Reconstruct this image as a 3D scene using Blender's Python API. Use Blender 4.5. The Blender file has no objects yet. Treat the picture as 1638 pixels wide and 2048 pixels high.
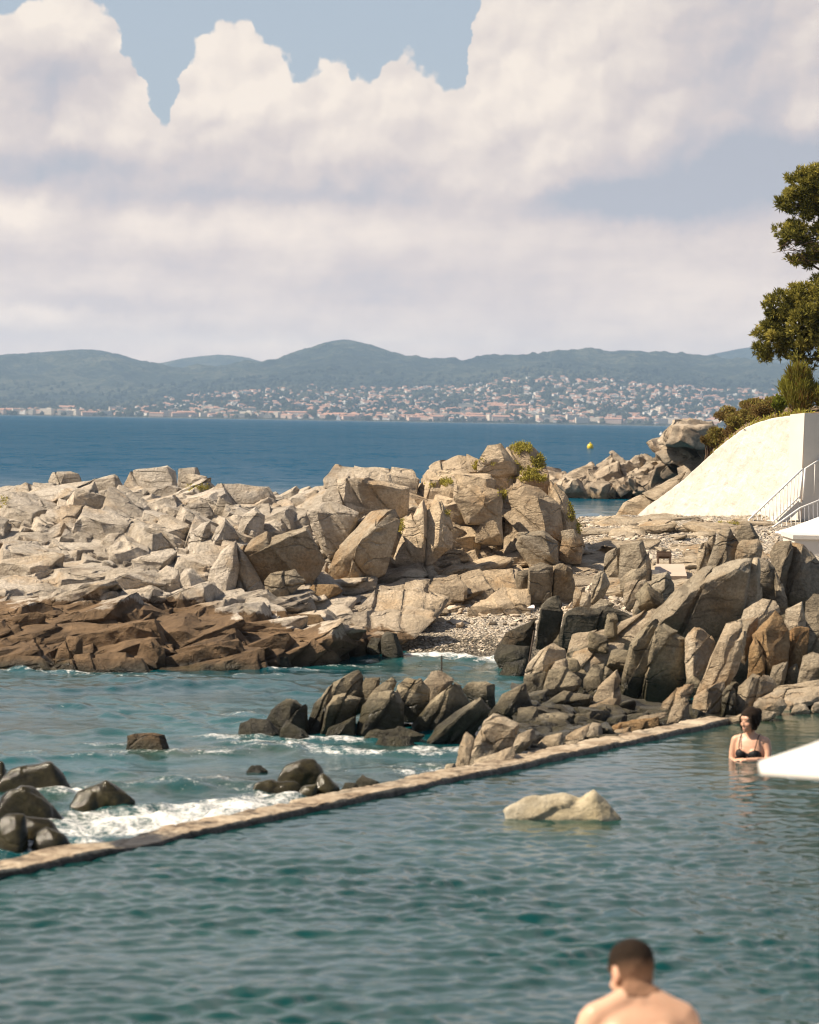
import bpy, bmesh, math, random
import numpy as np
from mathutils import Vector, Matrix
R = math.radians
rng = np.random.default_rng(7)
random.seed(7)
SC = bpy.context.scene
COL = SC.collection
SEA_Z = -0.25

# ------------------------------------------------------------------ camera
F = 5800.0            # focal length in photo pixels (1638 wide)
CAM = np.array([0.0, 0.0, 3.1])
PITCH = math.atan((1024 - 840.5) / F)
ROLL = 0.0165
_fw = np.array([0, math.cos(PITCH), -math.sin(PITCH)])
_r0 = np.array([1.0, 0, 0]); _u0 = np.array([0, math.sin(PITCH), math.cos(PITCH)])
_rt = math.cos(ROLL) * _r0 + math.sin(ROLL) * _u0
_up = math.cos(ROLL) * _u0 - math.sin(ROLL) * _r0

def ray(px, py):
    px = np.asarray(px, float)[..., None]; py = np.asarray(py, float)[..., None]
    return _fw + (px - 819) / F * _rt - (py - 1024) / F * _up
def P(px, py, D):
    d = ray(px, py)
    return CAM + d * (np.asarray(D, float)[..., None] / d[..., 1:2])
def G(px, py, z=0.0):
    d = ray(px, py)
    return CAM + d * ((z - CAM[2]) / d[..., 2:3])

cam = bpy.data.cameras.new('camera'); camo = bpy.data.objects.new('camera', cam); COL.objects.link(camo)
cam.sensor_fit = 'HORIZONTAL'; cam.sensor_width = 24; cam.lens = F / 1638 * 24
cam.clip_start = 0.5; cam.clip_end = 40000
cam.dof.use_dof = True; cam.dof.focus_distance = 58; cam.dof.aperture_fstop = 2.9
m = Matrix(((_rt[0], _up[0], -_fw[0], CAM[0]), (_rt[1], _up[1], -_fw[1], CAM[1]), (_rt[2], _up[2], -_fw[2], CAM[2]), (0, 0, 0, 1)))
camo.matrix_world = m
SC.camera = camo

# ------------------------------------------------------------------ object helpers
def tag(o, label=None, cat=None, group=None, kind=None):
    if label: o['label'] = label
    if cat: o['category'] = cat
    if group: o['group'] = group
    if kind: o['kind'] = kind
    return o
def link(name, me, mat=None, parent=None, loc=None):
    o = bpy.data.objects.new(name, me); COL.objects.link(o)
    if mat is not None:
        for mm in (mat if isinstance(mat, (list, tuple)) else [mat]): me.materials.append(mm)
    if parent is not None: o.parent = parent
    if loc is not None: o.location = loc
    return o
def empty(name, loc=(0, 0, 0), rz=0):
    o = bpy.data.objects.new(name, None); COL.objects.link(o); o.location = loc; o.rotation_euler = (0, 0, rz)
    o.empty_display_size = 0.2
    return o
def np_mesh(name, v, f, smooth=True, matidx=None):
    """v (n,3); f (m,k) array with constant k, or list of arrays of different k"""
    me = bpy.data.meshes.new(name)
    fl = f if isinstance(f, list) else [f]
    fl = [np.asarray(a, np.int32) for a in fl if len(a)]
    v = np.asarray(v, np.float32)
    me.vertices.add(len(v)); me.vertices.foreach_set('co', v.ravel())
    tot = np.concatenate([np.full(len(a), a.shape[1], np.int32) for a in fl])
    idx = np.concatenate([a.ravel() for a in fl])
    st = np.concatenate([[0], np.cumsum(tot)[:-1]]).astype(np.int32)
    me.loops.add(len(idx)); me.loops.foreach_set('vertex_index', idx)
    me.polygons.add(len(tot)); me.polygons.foreach_set('loop_start', st); me.polygons.foreach_set('loop_total', tot)
    me.polygons.foreach_set('use_smooth', np.full(len(tot), smooth))
    if matidx is not None: me.polygons.foreach_set('material_index', np.asarray(matidx, np.int32))
    me.update(calc_edges=True)
    return me
def grid_faces(nr, nc, keep=None):
    i = np.arange(nr * nc).reshape(nr, nc)
    q = np.stack([i[:-1, :-1], i[:-1, 1:], i[1:, 1:], i[1:, :-1]], -1).reshape(-1, 4)
    if keep is not None: q = q[keep[q].all(1)]
    return q
def compact(v, q):
    u, inv = np.unique(q, return_inverse=True)
    return v[u], inv.reshape(q.shape), u
def attr(me, name, data):
    a = me.attributes.new(name, 'FLOAT', 'POINT'); a.data.foreach_set('value', np.asarray(data, np.float32))
def attr_col(me, name, data):
    a = me.attributes.new(name, 'FLOAT_COLOR', 'POINT')
    d = np.ones((len(me.vertices), 4), np.float32); d[:, :3] = data
    a.data.foreach_set('color', d.ravel())
def get_co(me):
    a = np.empty(len(me.vertices) * 3, np.float32); me.vertices.foreach_get('co', a); return a.reshape(-1, 3).astype(float)
def get_no(me):
    a = np.empty(len(me.vertices) * 3, np.float32); me.vertices.foreach_get('normal', a); return a.reshape(-1, 3).astype(float)
def set_co(me, co):
    me.vertices.foreach_set('co', np.asarray(co, np.float32).ravel()); me.update()
def get_ed(me):
    a = np.empty(len(me.edges) * 2, np.int32); me.edges.foreach_get('vertices', a); return a.reshape(-1, 2)

class MB:
    """collects simple solids, builds ONE mesh object"""
    def __init__(s): s.v = []; s.f = []; s.n = 0; s.m = []
    def add(s, v, f, mi=0):
        v = np.asarray(v, float)
        s.v.append(v)
        for q in f: s.f.append([int(i) + s.n for i in q]); s.m.append(mi)
        s.n += len(v); return s
    def box(s, c, size, rz=0, mi=0, M=None):
        x, y, z = np.array(size) / 2
        v = np.array([(sx * x, sy * y, sz * z) for sx in (-1, 1) for sy in (-1, 1) for sz in (-1, 1)], float)
        if rz:
            ca, sa = math.cos(rz), math.sin(rz); v = v @ np.array([[ca, sa, 0], [-sa, ca, 0], [0, 0, 1]])
        if M is not None: v = v @ np.array(M).T
        f = [(0, 1, 3, 2), (4, 6, 7, 5), (0, 4, 5, 1), (2, 3, 7, 6), (0, 2, 6, 4), (1, 5, 7, 3)]
        return s.add(v + np.array(c), f, mi)
    def prism(s, poly, vec, mi=0):
        """poly: n 3-D points (planar), extruded along vec"""
        p = np.asarray(poly, float); n = len(p); v = np.vstack([p, p + np.asarray(vec, float)])
        f = [list(range(n))[::-1], list(range(n, 2 * n))] + [(i, (i + 1) % n, n + (i + 1) % n, n + i) for i in range(n)]
        return s.add(v, f, mi)
    def tube(s, pts, r, n=8, mi=0, cap=True):
        pts = np.asarray(pts, float); k = len(pts); r = np.broadcast_to(np.asarray(r, float), (k,))
        t = np.gradient(pts, axis=0); t /= np.linalg.norm(t, axis=1)[:, None] + 1e-12
        ref = np.array([0, 0, 1.0]) if abs(t[0][2]) < .9 else np.array([1.0, 0, 0])
        rings = []
        for i in range(k):
            a = np.cross(t[i], ref); a /= np.linalg.norm(a); b = np.cross(t[i], a)
            th = np.arange(n) * 2 * math.pi / n
            rings.append(pts[i] + r[i] * (np.cos(th)[:, None] * a + np.sin(th)[:, None] * b))
        f = [(i * n + j, i * n + (j + 1) % n, (i + 1) * n + (j + 1) % n, (i + 1) * n + j) for i in range(k - 1) for j in range(n)]
        if cap: f += [list(range(n))[::-1], list(range((k - 1) * n, k * n))]
        return s.add(np.vstack(rings), f, mi)
    def lathe(s, prof, c, n=16, mi=0):
        th = np.arange(n) * 2 * math.pi / n; rings = []
        for r, z in prof: rings.append(np.stack([c[0] + r * np.cos(th), c[1] + r * np.sin(th), np.full(n, c[2] + z)], 1))
        k = len(prof)
        f = [(i * n + j, i * n + (j + 1) % n, (i + 1) * n + (j + 1) % n, (i + 1) * n + j) for i in range(k - 1) for j in range(n)]
        f += [list(range(n))[::-1], list(range((k - 1) * n, k * n))]
        return s.add(np.vstack(rings), f, mi)
    def mesh(s, name, smooth=False):
        me = bpy.data.meshes.new(name); me.from_pydata(np.vstack(s.v).tolist(), [], s.f)
        me.polygons.foreach_set('material_index', np.array(s.m, np.int32))
        me.polygons.foreach_set('use_smooth', np.full(len(s.f), smooth)); me.update()
        return me
    def build(s, name, mat=None, parent=None, loc=None, smooth=False):
        return link(name, s.mesh(name, smooth), mat, parent, loc)

# ------------------------------------------------------------------ numpy noise
_G = np.array([(1, 1, 0), (-1, 1, 0), (1, -1, 0), (-1, -1, 0), (1, 0, 1), (-1, 0, 1), (1, 0, -1), (-1, 0, -1),
               (0, 1, 1), (0, -1, 1), (0, 1, -1), (0, -1, -1), (1, 1, 0), (-1, 1, 0), (0, -1, 1), (0, -1, -1)], np.float32)
def _hash(ix, iy, iz, seed):
    h = (ix.astype(np.uint32) * np.uint32(374761393) + iy.astype(np.uint32) * np.uint32(668265263)
         + iz.astype(np.uint32) * np.uint32(2147483647 - 1640531) + np.uint32(seed * 974711 & 0xffffffff))
    h = (h ^ (h >> np.uint32(13))) * np.uint32(1274126177)
    h = h ^ (h >> np.uint32(16)); h = h * np.uint32(2246822519); return h ^ (h >> np.uint32(15))
def perlin(p, seed=0):
    p = np.asarray(p, np.float32); fl = np.floor(p); i = fl.astype(np.int64); f = p - fl
    w = f * f * f * (f * (f * 6 - 15) + 10); out = 0
    for dx in (0, 1):
        for dy in (0, 1):
            for dz in (0, 1):
                g = _G[_hash(i[:, 0] + dx, i[:, 1] + dy, i[:, 2] + dz, seed) & np.uint32(15)]
                d = g[:, 0] * (f[:, 0] - dx) + g[:, 1] * (f[:, 1] - dy) + g[:, 2] * (f[:, 2] - dz)
                ww = (w[:, 0] if dx else 1 - w[:, 0]) * (w[:, 1] if dy else 1 - w[:, 1]) * (w[:, 2] if dz else 1 - w[:, 2])
                out = out + ww * d
    return out
def fbm(p, scale=1., octv=4, gain=.5, lac=2.03, seed=0, ridged=False):
    p = np.asarray(p, float) * scale; a = 1.; o = 0; t = 0
    for k in range(octv):
        n = perlin(p, seed + k * 17)
        if ridged: n = 1 - 2 * np.abs(n)
        o = o + a * n; t += a; a *= gain; p = p * lac + 11.3
    return o / t
def worley(p, seed=0):
    p = np.asarray(p, np.float32); fl = np.floor(p); i = fl.astype(np.int64)
    f1 = np.full(len(p), 9., np.float32); f2 = f1.copy(); cid = np.zeros(len(p), np.uint32); vec = np.zeros((len(p), 3), np.float32)
    for dx in (-1, 0, 1):
        for dy in (-1, 0, 1):
            for dz in (-1, 0, 1):
                h = _hash(i[:, 0] + dx, i[:, 1] + dy, i[:, 2] + dz, seed)
                ox = (h & np.uint32(1023)) / 1023.; oy = ((h >> np.uint32(10)) & np.uint32(1023)) / 1023.; oz = ((h >> np.uint32(20)) & np.uint32(1023)) / 1023.
                vx, vy, vz = p[:, 0] - fl[:, 0] - dx - ox, p[:, 1] - fl[:, 1] - dy - oy, p[:, 2] - fl[:, 2] - dz - oz
                d = np.sqrt(vx * vx + vy * vy + vz * vz).astype(np.float32)
                c = d < f1
                f2 = np.where(c, f1, np.minimum(f2, d)); cid = np.where(c, h, cid); f1 = np.where(c, d, f1)
                vec[c, 0] = vx[c]; vec[c, 1] = vy[c]; vec[c, 2] = vz[c]
    a = (cid & np.uint32(1023)) / 1023. * 6.283; b = ((cid >> np.uint32(10)) & np.uint32(1023)) / 511.5 - 1
    rr = np.sqrt(1 - np.clip(b, -1, 1) ** 2); tl = vec[:, 0] * rr * np.cos(a) + vec[:, 1] * rr * np.sin(a) + vec[:, 2] * b
    return f1, f2, ((cid >> np.uint32(7)) & np.uint32(4095)) / 4095., tl

def taubin(co, ed, it=2):
    for _ in range(it): co = lap_smooth(lap_smooth(co, ed, 1, .55), ed, 1, -.58)
    return co
def lap_smooth(co, ed, it=2, lam=.5):
    n = len(co); deg = np.bincount(ed.ravel(), minlength=n)[:, None] + 1e-9
    for _ in range(it):
        s = np.stack([np.bincount(ed[:, 0], co[ed[:, 1], k], n) + np.bincount(ed[:, 1], co[ed[:, 0], k], n) for k in range(3)], 1)
        co = co + lam * (s / deg - co)
    return co
def remesh(me, voxel):
    o = bpy.data.objects.new('tmp', me); COL.objects.link(o)
    md = o.modifiers.new('r', 'REMESH'); md.mode = 'VOXEL'; md.voxel_size = voxel
    dg = bpy.context.evaluated_depsgraph_get()
    out = bpy.data.meshes.new_from_object(o.evaluated_get(dg))
    bpy.data.objects.remove(o); bpy.data.meshes.remove(me)
    return out
def chull(pts):
    bm = bmesh.new()
    for p in pts: bm.verts.new([float(c) for c in p])
    r = bmesh.ops.convex_hull(bm, input=bm.verts[:])
    bmesh.ops.delete(bm, geom=list({g for g in r['geom_unused'] + r['geom_interior'] if isinstance(g, bmesh.types.BMVert)}), context='VERTS')
    bm.verts.ensure_lookup_table(); bm.verts.index_update()
    bmesh.ops.triangulate(bm, faces=bm.faces[:])
    bmesh.ops.recalc_face_normals(bm, faces=bm.faces[:])
    v = np.array([x.co[:] for x in bm.verts]); f = np.array([[x.index for x in g.verts] for g in bm.faces])
    bm.free(); return v, f

# ------------------------------------------------------------------ node helpers
def srgb(r, g, b):
    def c(x):
        x /= 255.; return x / 12.92 if x <= .04045 else ((x + .055) / 1.055) ** 2.4
    return (c(r), c(g), c(b), 1)
class NT:
    def __init__(s, tree): s.t = tree; s.n = tree.nodes; s.l = tree.links
    def node(s, typ, **kw):
        n = s.n.new(typ)
        for k, v in kw.items(): setattr(n, k, v)
        return n
    def put(s, sock, v):
        if isinstance(v, bpy.types.NodeSocket): s.l.new(v, sock)
        elif v is not None: sock.default_value = v
    def math(s, op, a, b=None, c=None, clamp=False):
        n = s.node('ShaderNodeMath', operation=op, use_clamp=clamp)
        for k, v in enumerate((a, b, c)): s.put(n.inputs[k], v)
        return n.outputs[0]
    def add(s, a, b): return s.math('ADD', a, b)
    def sub(s, a, b): return s.math('SUBTRACT', a, b)
    def mul(s, a, b): return s.math('MULTIPLY', a, b)
    def vmath(s, op, a, b=None, scale=None):
        n = s.node('ShaderNodeVectorMath', operation=op); s.put(n.inputs[0], a)
        if b is not None: s.put(n.inputs[1], b)
        if scale is not None: s.put(n.inputs['Scale'], scale)
        return n.outputs['Value' if op in ('LENGTH', 'DOT_PRODUCT', 'DISTANCE') else 'Vector']
    def noise(s, vec, scale, detail=4, rough=.5, dist=0, lac=2.0, col=False, dim='3D'):
        n = s.node('ShaderNodeTexNoise', noise_dimensions=dim); s.put(n.inputs['Vector'], vec)
        for k, v in (('Scale', scale), ('Detail', detail), ('Roughness', rough), ('Distortion', dist), ('Lacunarity', lac)): s.put(n.inputs[k], v)
        return n.outputs['Color' if col else 'Fac']
    def voro(s, vec, scale, feature='DISTANCE_TO_EDGE', rand=1, out='Distance', dim='3D'):
        n = s.node('ShaderNodeTexVoronoi', feature=feature, voronoi_dimensions=dim); s.put(n.inputs['Vector'], vec); s.put(n.inputs['Scale'], scale)
        s.put(n.inputs['Randomness'], rand); return n.outputs[out]
    def rng(s, v, a, b, c=0., d=1., smooth=False, clamp=True):
        n = s.node('ShaderNodeMapRange', interpolation_type='SMOOTHSTEP' if smooth else 'LINEAR')
        if not smooth: n.clamp = clamp
        for k, x in enumerate((v, a, b, c, d)): s.put(n.inputs[k], x)
        return n.outputs[0]
    def mix(s, fac, a, b, blend='MIX'):
        n = s.node('ShaderNodeMix', data_type='RGBA', blend_type=blend)
        s.put(n.inputs['Factor'], fac); s.put(n.inputs['A'], a); s.put(n.inputs['B'], b); return n.outputs['Result']
    def mixf(s, fac, a, b):
        n = s.node('ShaderNodeMix', data_type='FLOAT')
        s.put(n.inputs[0], fac); s.put(n.inputs[2], a); s.put(n.inputs[3], b); return n.outputs[0]
    def ramp(s, fac, stops, interp='LINEAR'):
        n = s.node('ShaderNodeValToRGB'); cr = n.color_ramp; cr.interpolation = interp
        while len(cr.elements) < len(stops): cr.elements.new(.5)
        for e, (p, c) in zip(cr.elements, stops): e.position = p; e.color = c if len(c) == 4 else (*c, 1)
        s.put(n.inputs[0], fac); return n.outputs[0]
    def mapping(s, vec, loc=(0, 0, 0), rot=(0, 0, 0), scale=(1, 1, 1)):
        n = s.node('ShaderNodeMapping'); s.put(n.inputs[0], vec); n.inputs[1].default_value = loc; n.inputs[2].default_value = rot; n.inputs[3].default_value = scale
        return n.outputs[0]
    def bump(s, h, strength=.5, dist=.02, normal=None):
        n = s.node('ShaderNodeBump'); s.put(n.inputs['Height'], h); s.put(n.inputs['Strength'], strength); s.put(n.inputs['Distance'], dist)
        if normal is not None: s.put(n.inputs['Normal'], normal)
        return n.outputs[0]
    def xyz(s, v):
        n = s.node('ShaderNodeSeparateXYZ'); s.put(n.inputs[0], v); return n.outputs
    def comb(s, x, y, z):
        n = s.node('ShaderNodeCombineXYZ'); s.put(n.inputs[0], x); s.put(n.inputs[1], y); s.put(n.inputs[2], z); return n.outputs[0]
    def pos(s): return s.node('ShaderNodeNewGeometry').outputs['Position']
    def attr(s, name, out='Fac'): return s.node('ShaderNodeAttribute', attribute_name=name).outputs[out]
    def pbsdf(s, col, rough=.6, spec=.5, normal=None, **kw):
        n = s.node('ShaderNodeBsdfPrincipled'); s.put(n.inputs['Base Color'], col); s.put(n.inputs['Roughness'], rough)
        s.put(n.inputs['Specular IOR Level'], spec)
        if normal is not None: s.put(n.inputs['Normal'], normal)
        for k, v in kw.items(): s.put(n.inputs[k], v)
        return n.outputs[0]
    def out(s, sh, disp=None):
        n = s.node('ShaderNodeOutputMaterial'); s.l.new(sh, n.inputs['Surface'])
def material(name):
    mt = bpy.data.materials.new(name); mt.use_nodes = True; mt.node_tree.nodes.clear(); return mt, NT(mt.node_tree)
def simple(name, col, rough=.6, spec=.4, nscale=8., namp=.15, bump=.0, bscale=40.):
    mt, t = material(name); p = t.node('ShaderNodeTexCoord').outputs['Object']
    n = t.noise(p, nscale, 6, .6)
    c = t.mix(t.rng(n, .3, .7), tuple(x * (1 - namp) for x in col[:3]) + (1,), tuple(min(1, x * (1 + namp)) for x in col[:3]) + (1,))
    nm = t.bump(t.noise(p, bscale, 5, .6), bump, .01) if bump else None
    t.out(t.pbsdf(c, rough, spec, nm)); return mt
# ------------------------------------------------------------------ sky, sun
SUN_EL, SUN_AZ = R(47), R(-100)          # azimuth measured from +Y towards +X : the sun is on the left, a hair behind the camera
sun_dir = Vector((math.sin(SUN_AZ) * math.cos(SUN_EL), math.cos(SUN_AZ) * math.cos(SUN_EL), math.sin(SUN_EL)))
sl = bpy.data.lights.new('sun', 'SUN'); sl.energy = 5.0; sl.angle = R(.53); sl.color = (1, .87, .69)
so = bpy.data.objects.new('sun', sl); COL.objects.link(so); so.rotation_euler = sun_dir.to_track_quat('Z', 'Y').to_euler(); so.location = (-30, 0, 40)

W = bpy.data.worlds.new('World'); SC.world = W; W.use_nodes = True
t = NT(W.node_tree); t.n.clear()
WS = .06
sky = t.node('ShaderNodeTexSky', sky_type='NISHITA'); sky.sun_disc = False
sky.sun_elevation = SUN_EL; sky.sun_rotation = SUN_AZ; sky.air_density = 1.0; sky.dust_density = 1.6; sky.ozone_density = 1.0
d = t.node('ShaderNodeTexCoord').outputs['Generated']
x, y, z = t.xyz(d)
az = t.math('ARCTAN2', x, y); el = t.math('ARCSINE', z)
U = t.math('MULTIPLY_ADD', az, F / 1000, .819)
V = t.math('MULTIPLY_ADD', el, -F / 1000, .8405)          # kilo-pixels below the top of the frame, on the sky dome
V = t.add(V, t.mul(t.sub(U, .819), ROLL))
uv = t.comb(U, V, 0.0)
# billowing warp: large, middle, small
def nz(vec, sc, det, rough=.55, dist=0.): return t.noise(vec, sc, det, rough, dist)
wn = t.noise(uv, 5.0, 7, .62, 0., col=True, dim='2D')
w1 = t.vmath('SUBTRACT', wn, (.5, .5, .5))
uvw = t.vmath('ADD', uv, t.vmath('SCALE', w1, scale=.075))
wn2 = t.vmath('SUBTRACT', t.noise(uv, 22.0, 4, .6, 0., col=True, dim='2D'), (.5, .5, .5))
uvw = t.vmath('ADD', uvw, t.vmath('SCALE', wn2, scale=.022))
Uw, Vw, _ = t.xyz(uvw)
TOP = [(-900, 420), (-400, 160), (-150, 50), (-20, 40), (20, 36), (60, 2), (130, -4), (190, 20), (226, 68), (242, 112), (275, 160), (296, 225), (308, 262), (322, 245), (340, 190), (366, 122),
       (398, 82), (430, 66), (480, 64), (512, 80), (542, 100), (566, 132), (600, 150), (636, 130), (668, 126), (684, 152), (715, 166), (740, 160), (756, 130),
       (786, 118), (815, 142), (860, 162), (908, 174), (918, 150), (924, 60), (945, -8), (1000, -80), (1200, -160), (1638, -140), (2300, 60), (3200, 420)]
def curve(v, pts, lo_x, hi_x, lo_y, hi_y):
    n = t.node('ShaderNodeFloatCurve'); cm = n.mapping; c = cm.curves[0]
    P_ = [((a - lo_x) / (hi_x - lo_x), (b - lo_y) / (hi_y - lo_y)) for a, b in pts]
    while len(c.points) < len(P_): c.points.new(.5, .5)
    for q, (a, b) in zip(c.points, P_): q.location = (a, b); q.handle_type = 'VECTOR'
    cm.update()
    t.put(n.inputs['Value'], t.rng(v, lo_x / 1000, hi_x / 1000)); n.inputs['Factor'].default_value = 1
    return t.rng(n.outputs[0], 0, 1, lo_y / 1000, hi_y / 1000)
top = curve(Uw, TOP, -900, 3200, -200, 450)
depth = t.sub(Vw, top)
sc1 = t.voro(t.vmath('ADD', uv, t.vmath('SCALE', w1, scale=.03)), 17.0, 'F1', dim='2D'); sc2 = t.voro(t.vmath('ADD', uv, t.vmath('SCALE', wn2, scale=.012)), 42.0, 'F1', dim='2D')
depth = t.add(depth, t.add(t.mul(t.sub(.40, sc1), .034), t.mul(t.sub(.40, sc2), .014)))
edge = t.rng(depth, -.004, .012, smooth=True)
# brightness of the cloud mass
def gauss(cx, cy, rx, ry, amp, src=None):
    a, b = src or (Uw, Vw)
    dx = t.mul(t.sub(a, cx / 1000), 1000 / rx); dy = t.mul(t.sub(b, cy / 1000), 1000 / ry)
    return t.mul(t.math('EXPONENT', t.mul(t.add(t.mul(dx, dx), t.mul(dy, dy)), -1.0)), amp)
TOPS = [(-900, 420), (-400, 120), (0, 40), (150, 30), (300, 150), (430, 80), (560, 120), (720, 140), (860, 110), (1000, -20), (1200, -120), (1638, -140), (2300, 60), (3200, 420)]
dsm = t.sub(V, curve(U, TOPS, -900, 3200, -200, 450))
s = t.add(.50, t.mul(t.math('EXPONENT', t.mul(t.math('MAXIMUM', dsm, 0.0), -8.0)), .24))
for g in [(640, 220, 330, 90, .10), (430, 150, 110, 90, .12), (1120, 160, 200, 170, .17), (70, 60, 110, 80, .10), (1000, 350, 130, 60, .10), (150, 260, 150, 40, .16),
          (1260, 405, 210, 42, -.50), (1510, 340, 190, 70, -.42), (95, 180, 80, 70, -.20), (90, 350, 160, 30, -.22), (480, 398, 420, 26, -.17), (720, 575, 230, 34, -.16),
          (1190, 120, 60, 60, -.10), (1450, 130, 130, 140, -.12), (1590, 255, 60, 34, .20), (30, 425, 70, 34, .26), (640, 470, 260, 40, .10), (60, 640, 120, 22, .16), (1130, 480, 160, 30, .06),
          (330, 460, 160, 24, .08), (560, 690, 300, 18, .10), (1330, 600, 110, 60, .06), (200, 520, 260, 30, -.08), (1000, 570, 200, 40, -.05), (250, 610, 200, 20, -.12)]:
    s = t.add(s, gauss(*g[:4], g[4] * 1.85))
# relief of the puffs: the same billow field sampled twice, offset towards the sun (upper left)
def billow(vec):
    a = t.noise(vec, 7.5, 4, .5, dim='2D'); b = t.voro(vec, 11.0, 'F1', dim='2D'); c = t.voro(vec, 27.0, 'F1', dim='2D')
    d_ = t.voro(vec, 5.0, 'F1', dim='2D'); return t.add(t.add(t.mul(a, .8), t.mul(d_, -.7)), t.add(t.mul(b, -.5), t.mul(c, -.08)))
vw2 = t.vmath('ADD', t.vmath('ADD', uv, t.vmath('SCALE', w1, scale=.06)), t.vmath('SCALE', wn2, scale=.02))
b0 = billow(vw2); b1 = billow(t.vmath('ADD', vw2, (-.013, -.02, 0)))
relief = t.sub(b0, b1)
upper = t.rng(V, .46, .34, smooth=True)
s = t.add(s, t.mul(t.rng(V, .38, .52, smooth=True), .13))
s = t.add(s, t.mul(relief, t.math('MULTIPLY_ADD', upper, .40, .24)))
s = t.add(s, t.mul(t.sub(t.noise(t.vmath('MULTIPLY', uv, (1, 1.7, 1)), 4.2, 6, .62, dim='2D'), .5), t.math('MULTIPLY_ADD', upper, -.08, .5)))
# flat stretched layers low over the hills
lay = t.noise(t.vmath('MULTIPLY', uv, (2.2, 13.0, 1)), 1.0, 6, .6, 0, dim='2D')
s = t.add(s, t.mul(t.sub(lay, .5), t.mixf(upper, .34, .05)))
cl = t.ramp(s, [(0.0, (.38, .395, .45)), (.28, (.485, .455, .48)), (.50, (.59, .525, .51)), (.72, (.71, .63, .575)), (.95, (.84, .745, .65))])
hz_ = t.math('EXPONENT', t.mul(t.math('MAXIMUM', el, 0.0), -22.0))
cl = t.mix(hz_, cl, t.mix(1.0, cl, (1.75, 1.48, 1.32, 1), 'MULTIPLY'))
cl = t.vmath('SCALE', cl, scale=1 / WS * .725)
skyc = t.mix(t.rng(V, -1.2, .1, .12, .55, True), sky.outputs[0], (6.2, 7.0, 7.8, 1))      # thin high haze in the blue
skyc = t.mix(1.0, skyc, (1.0, .97, .98, 1), 'MULTIPLY')
# clouds cover the low sky all the way round, more added above the frame ahead to brighten the pool's reflection
hi = t.rng(t.noise(t.vmath('MULTIPLY', uv, (1.0, 1.6, 1)), 1.4, 6, .6, dim='2D'), .34, .52, 0, .92, True)
hi = t.mul(hi, t.rng(y, .45, .75, 0, 1, True))
cover = t.math('MAXIMUM', edge, t.mul(hi, t.rng(V, -.06, -.3, 0, 1, True)))
fin = t.mix(cover, skyc, cl)
low = t.rng(z, -.02, .0)
fin = t.mix(low, (1.2, 1.5, 1.6, 1), fin)
bg = t.node('ShaderNodeBackground'); t.put(bg.inputs[0], fin); bg.inputs[1].default_value = WS
o = t.node('ShaderNodeOutputWorld'); t.l.new(bg.outputs[0], o.inputs[0])
W.cycles.sampling_method = 'MANUAL'; W.cycles.sample_map_resolution = 1024

SC.view_settings.view_transform = 'Standard'; SC.view_settings.look = 'None'; SC.view_settings.exposure = 0.70; SC.view_settings.gamma = 1
SC.render.engine = 'CYCLES'
cy = SC.cycles; cy.max_bounces = 6; cy.diffuse_bounces = 3; cy.glossy_bounces = 3; cy.transmission_bounces = 4; cy.transparent_max_bounces = 8; cy.volume_bounces = 0
SC.cycles.filter_width = 1.15; cy.use_denoising = True; cy.denoiser = 'OPENIMAGEDENOISE'; cy.caustics_reflective = False; cy.caustics_refractive = False
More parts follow.
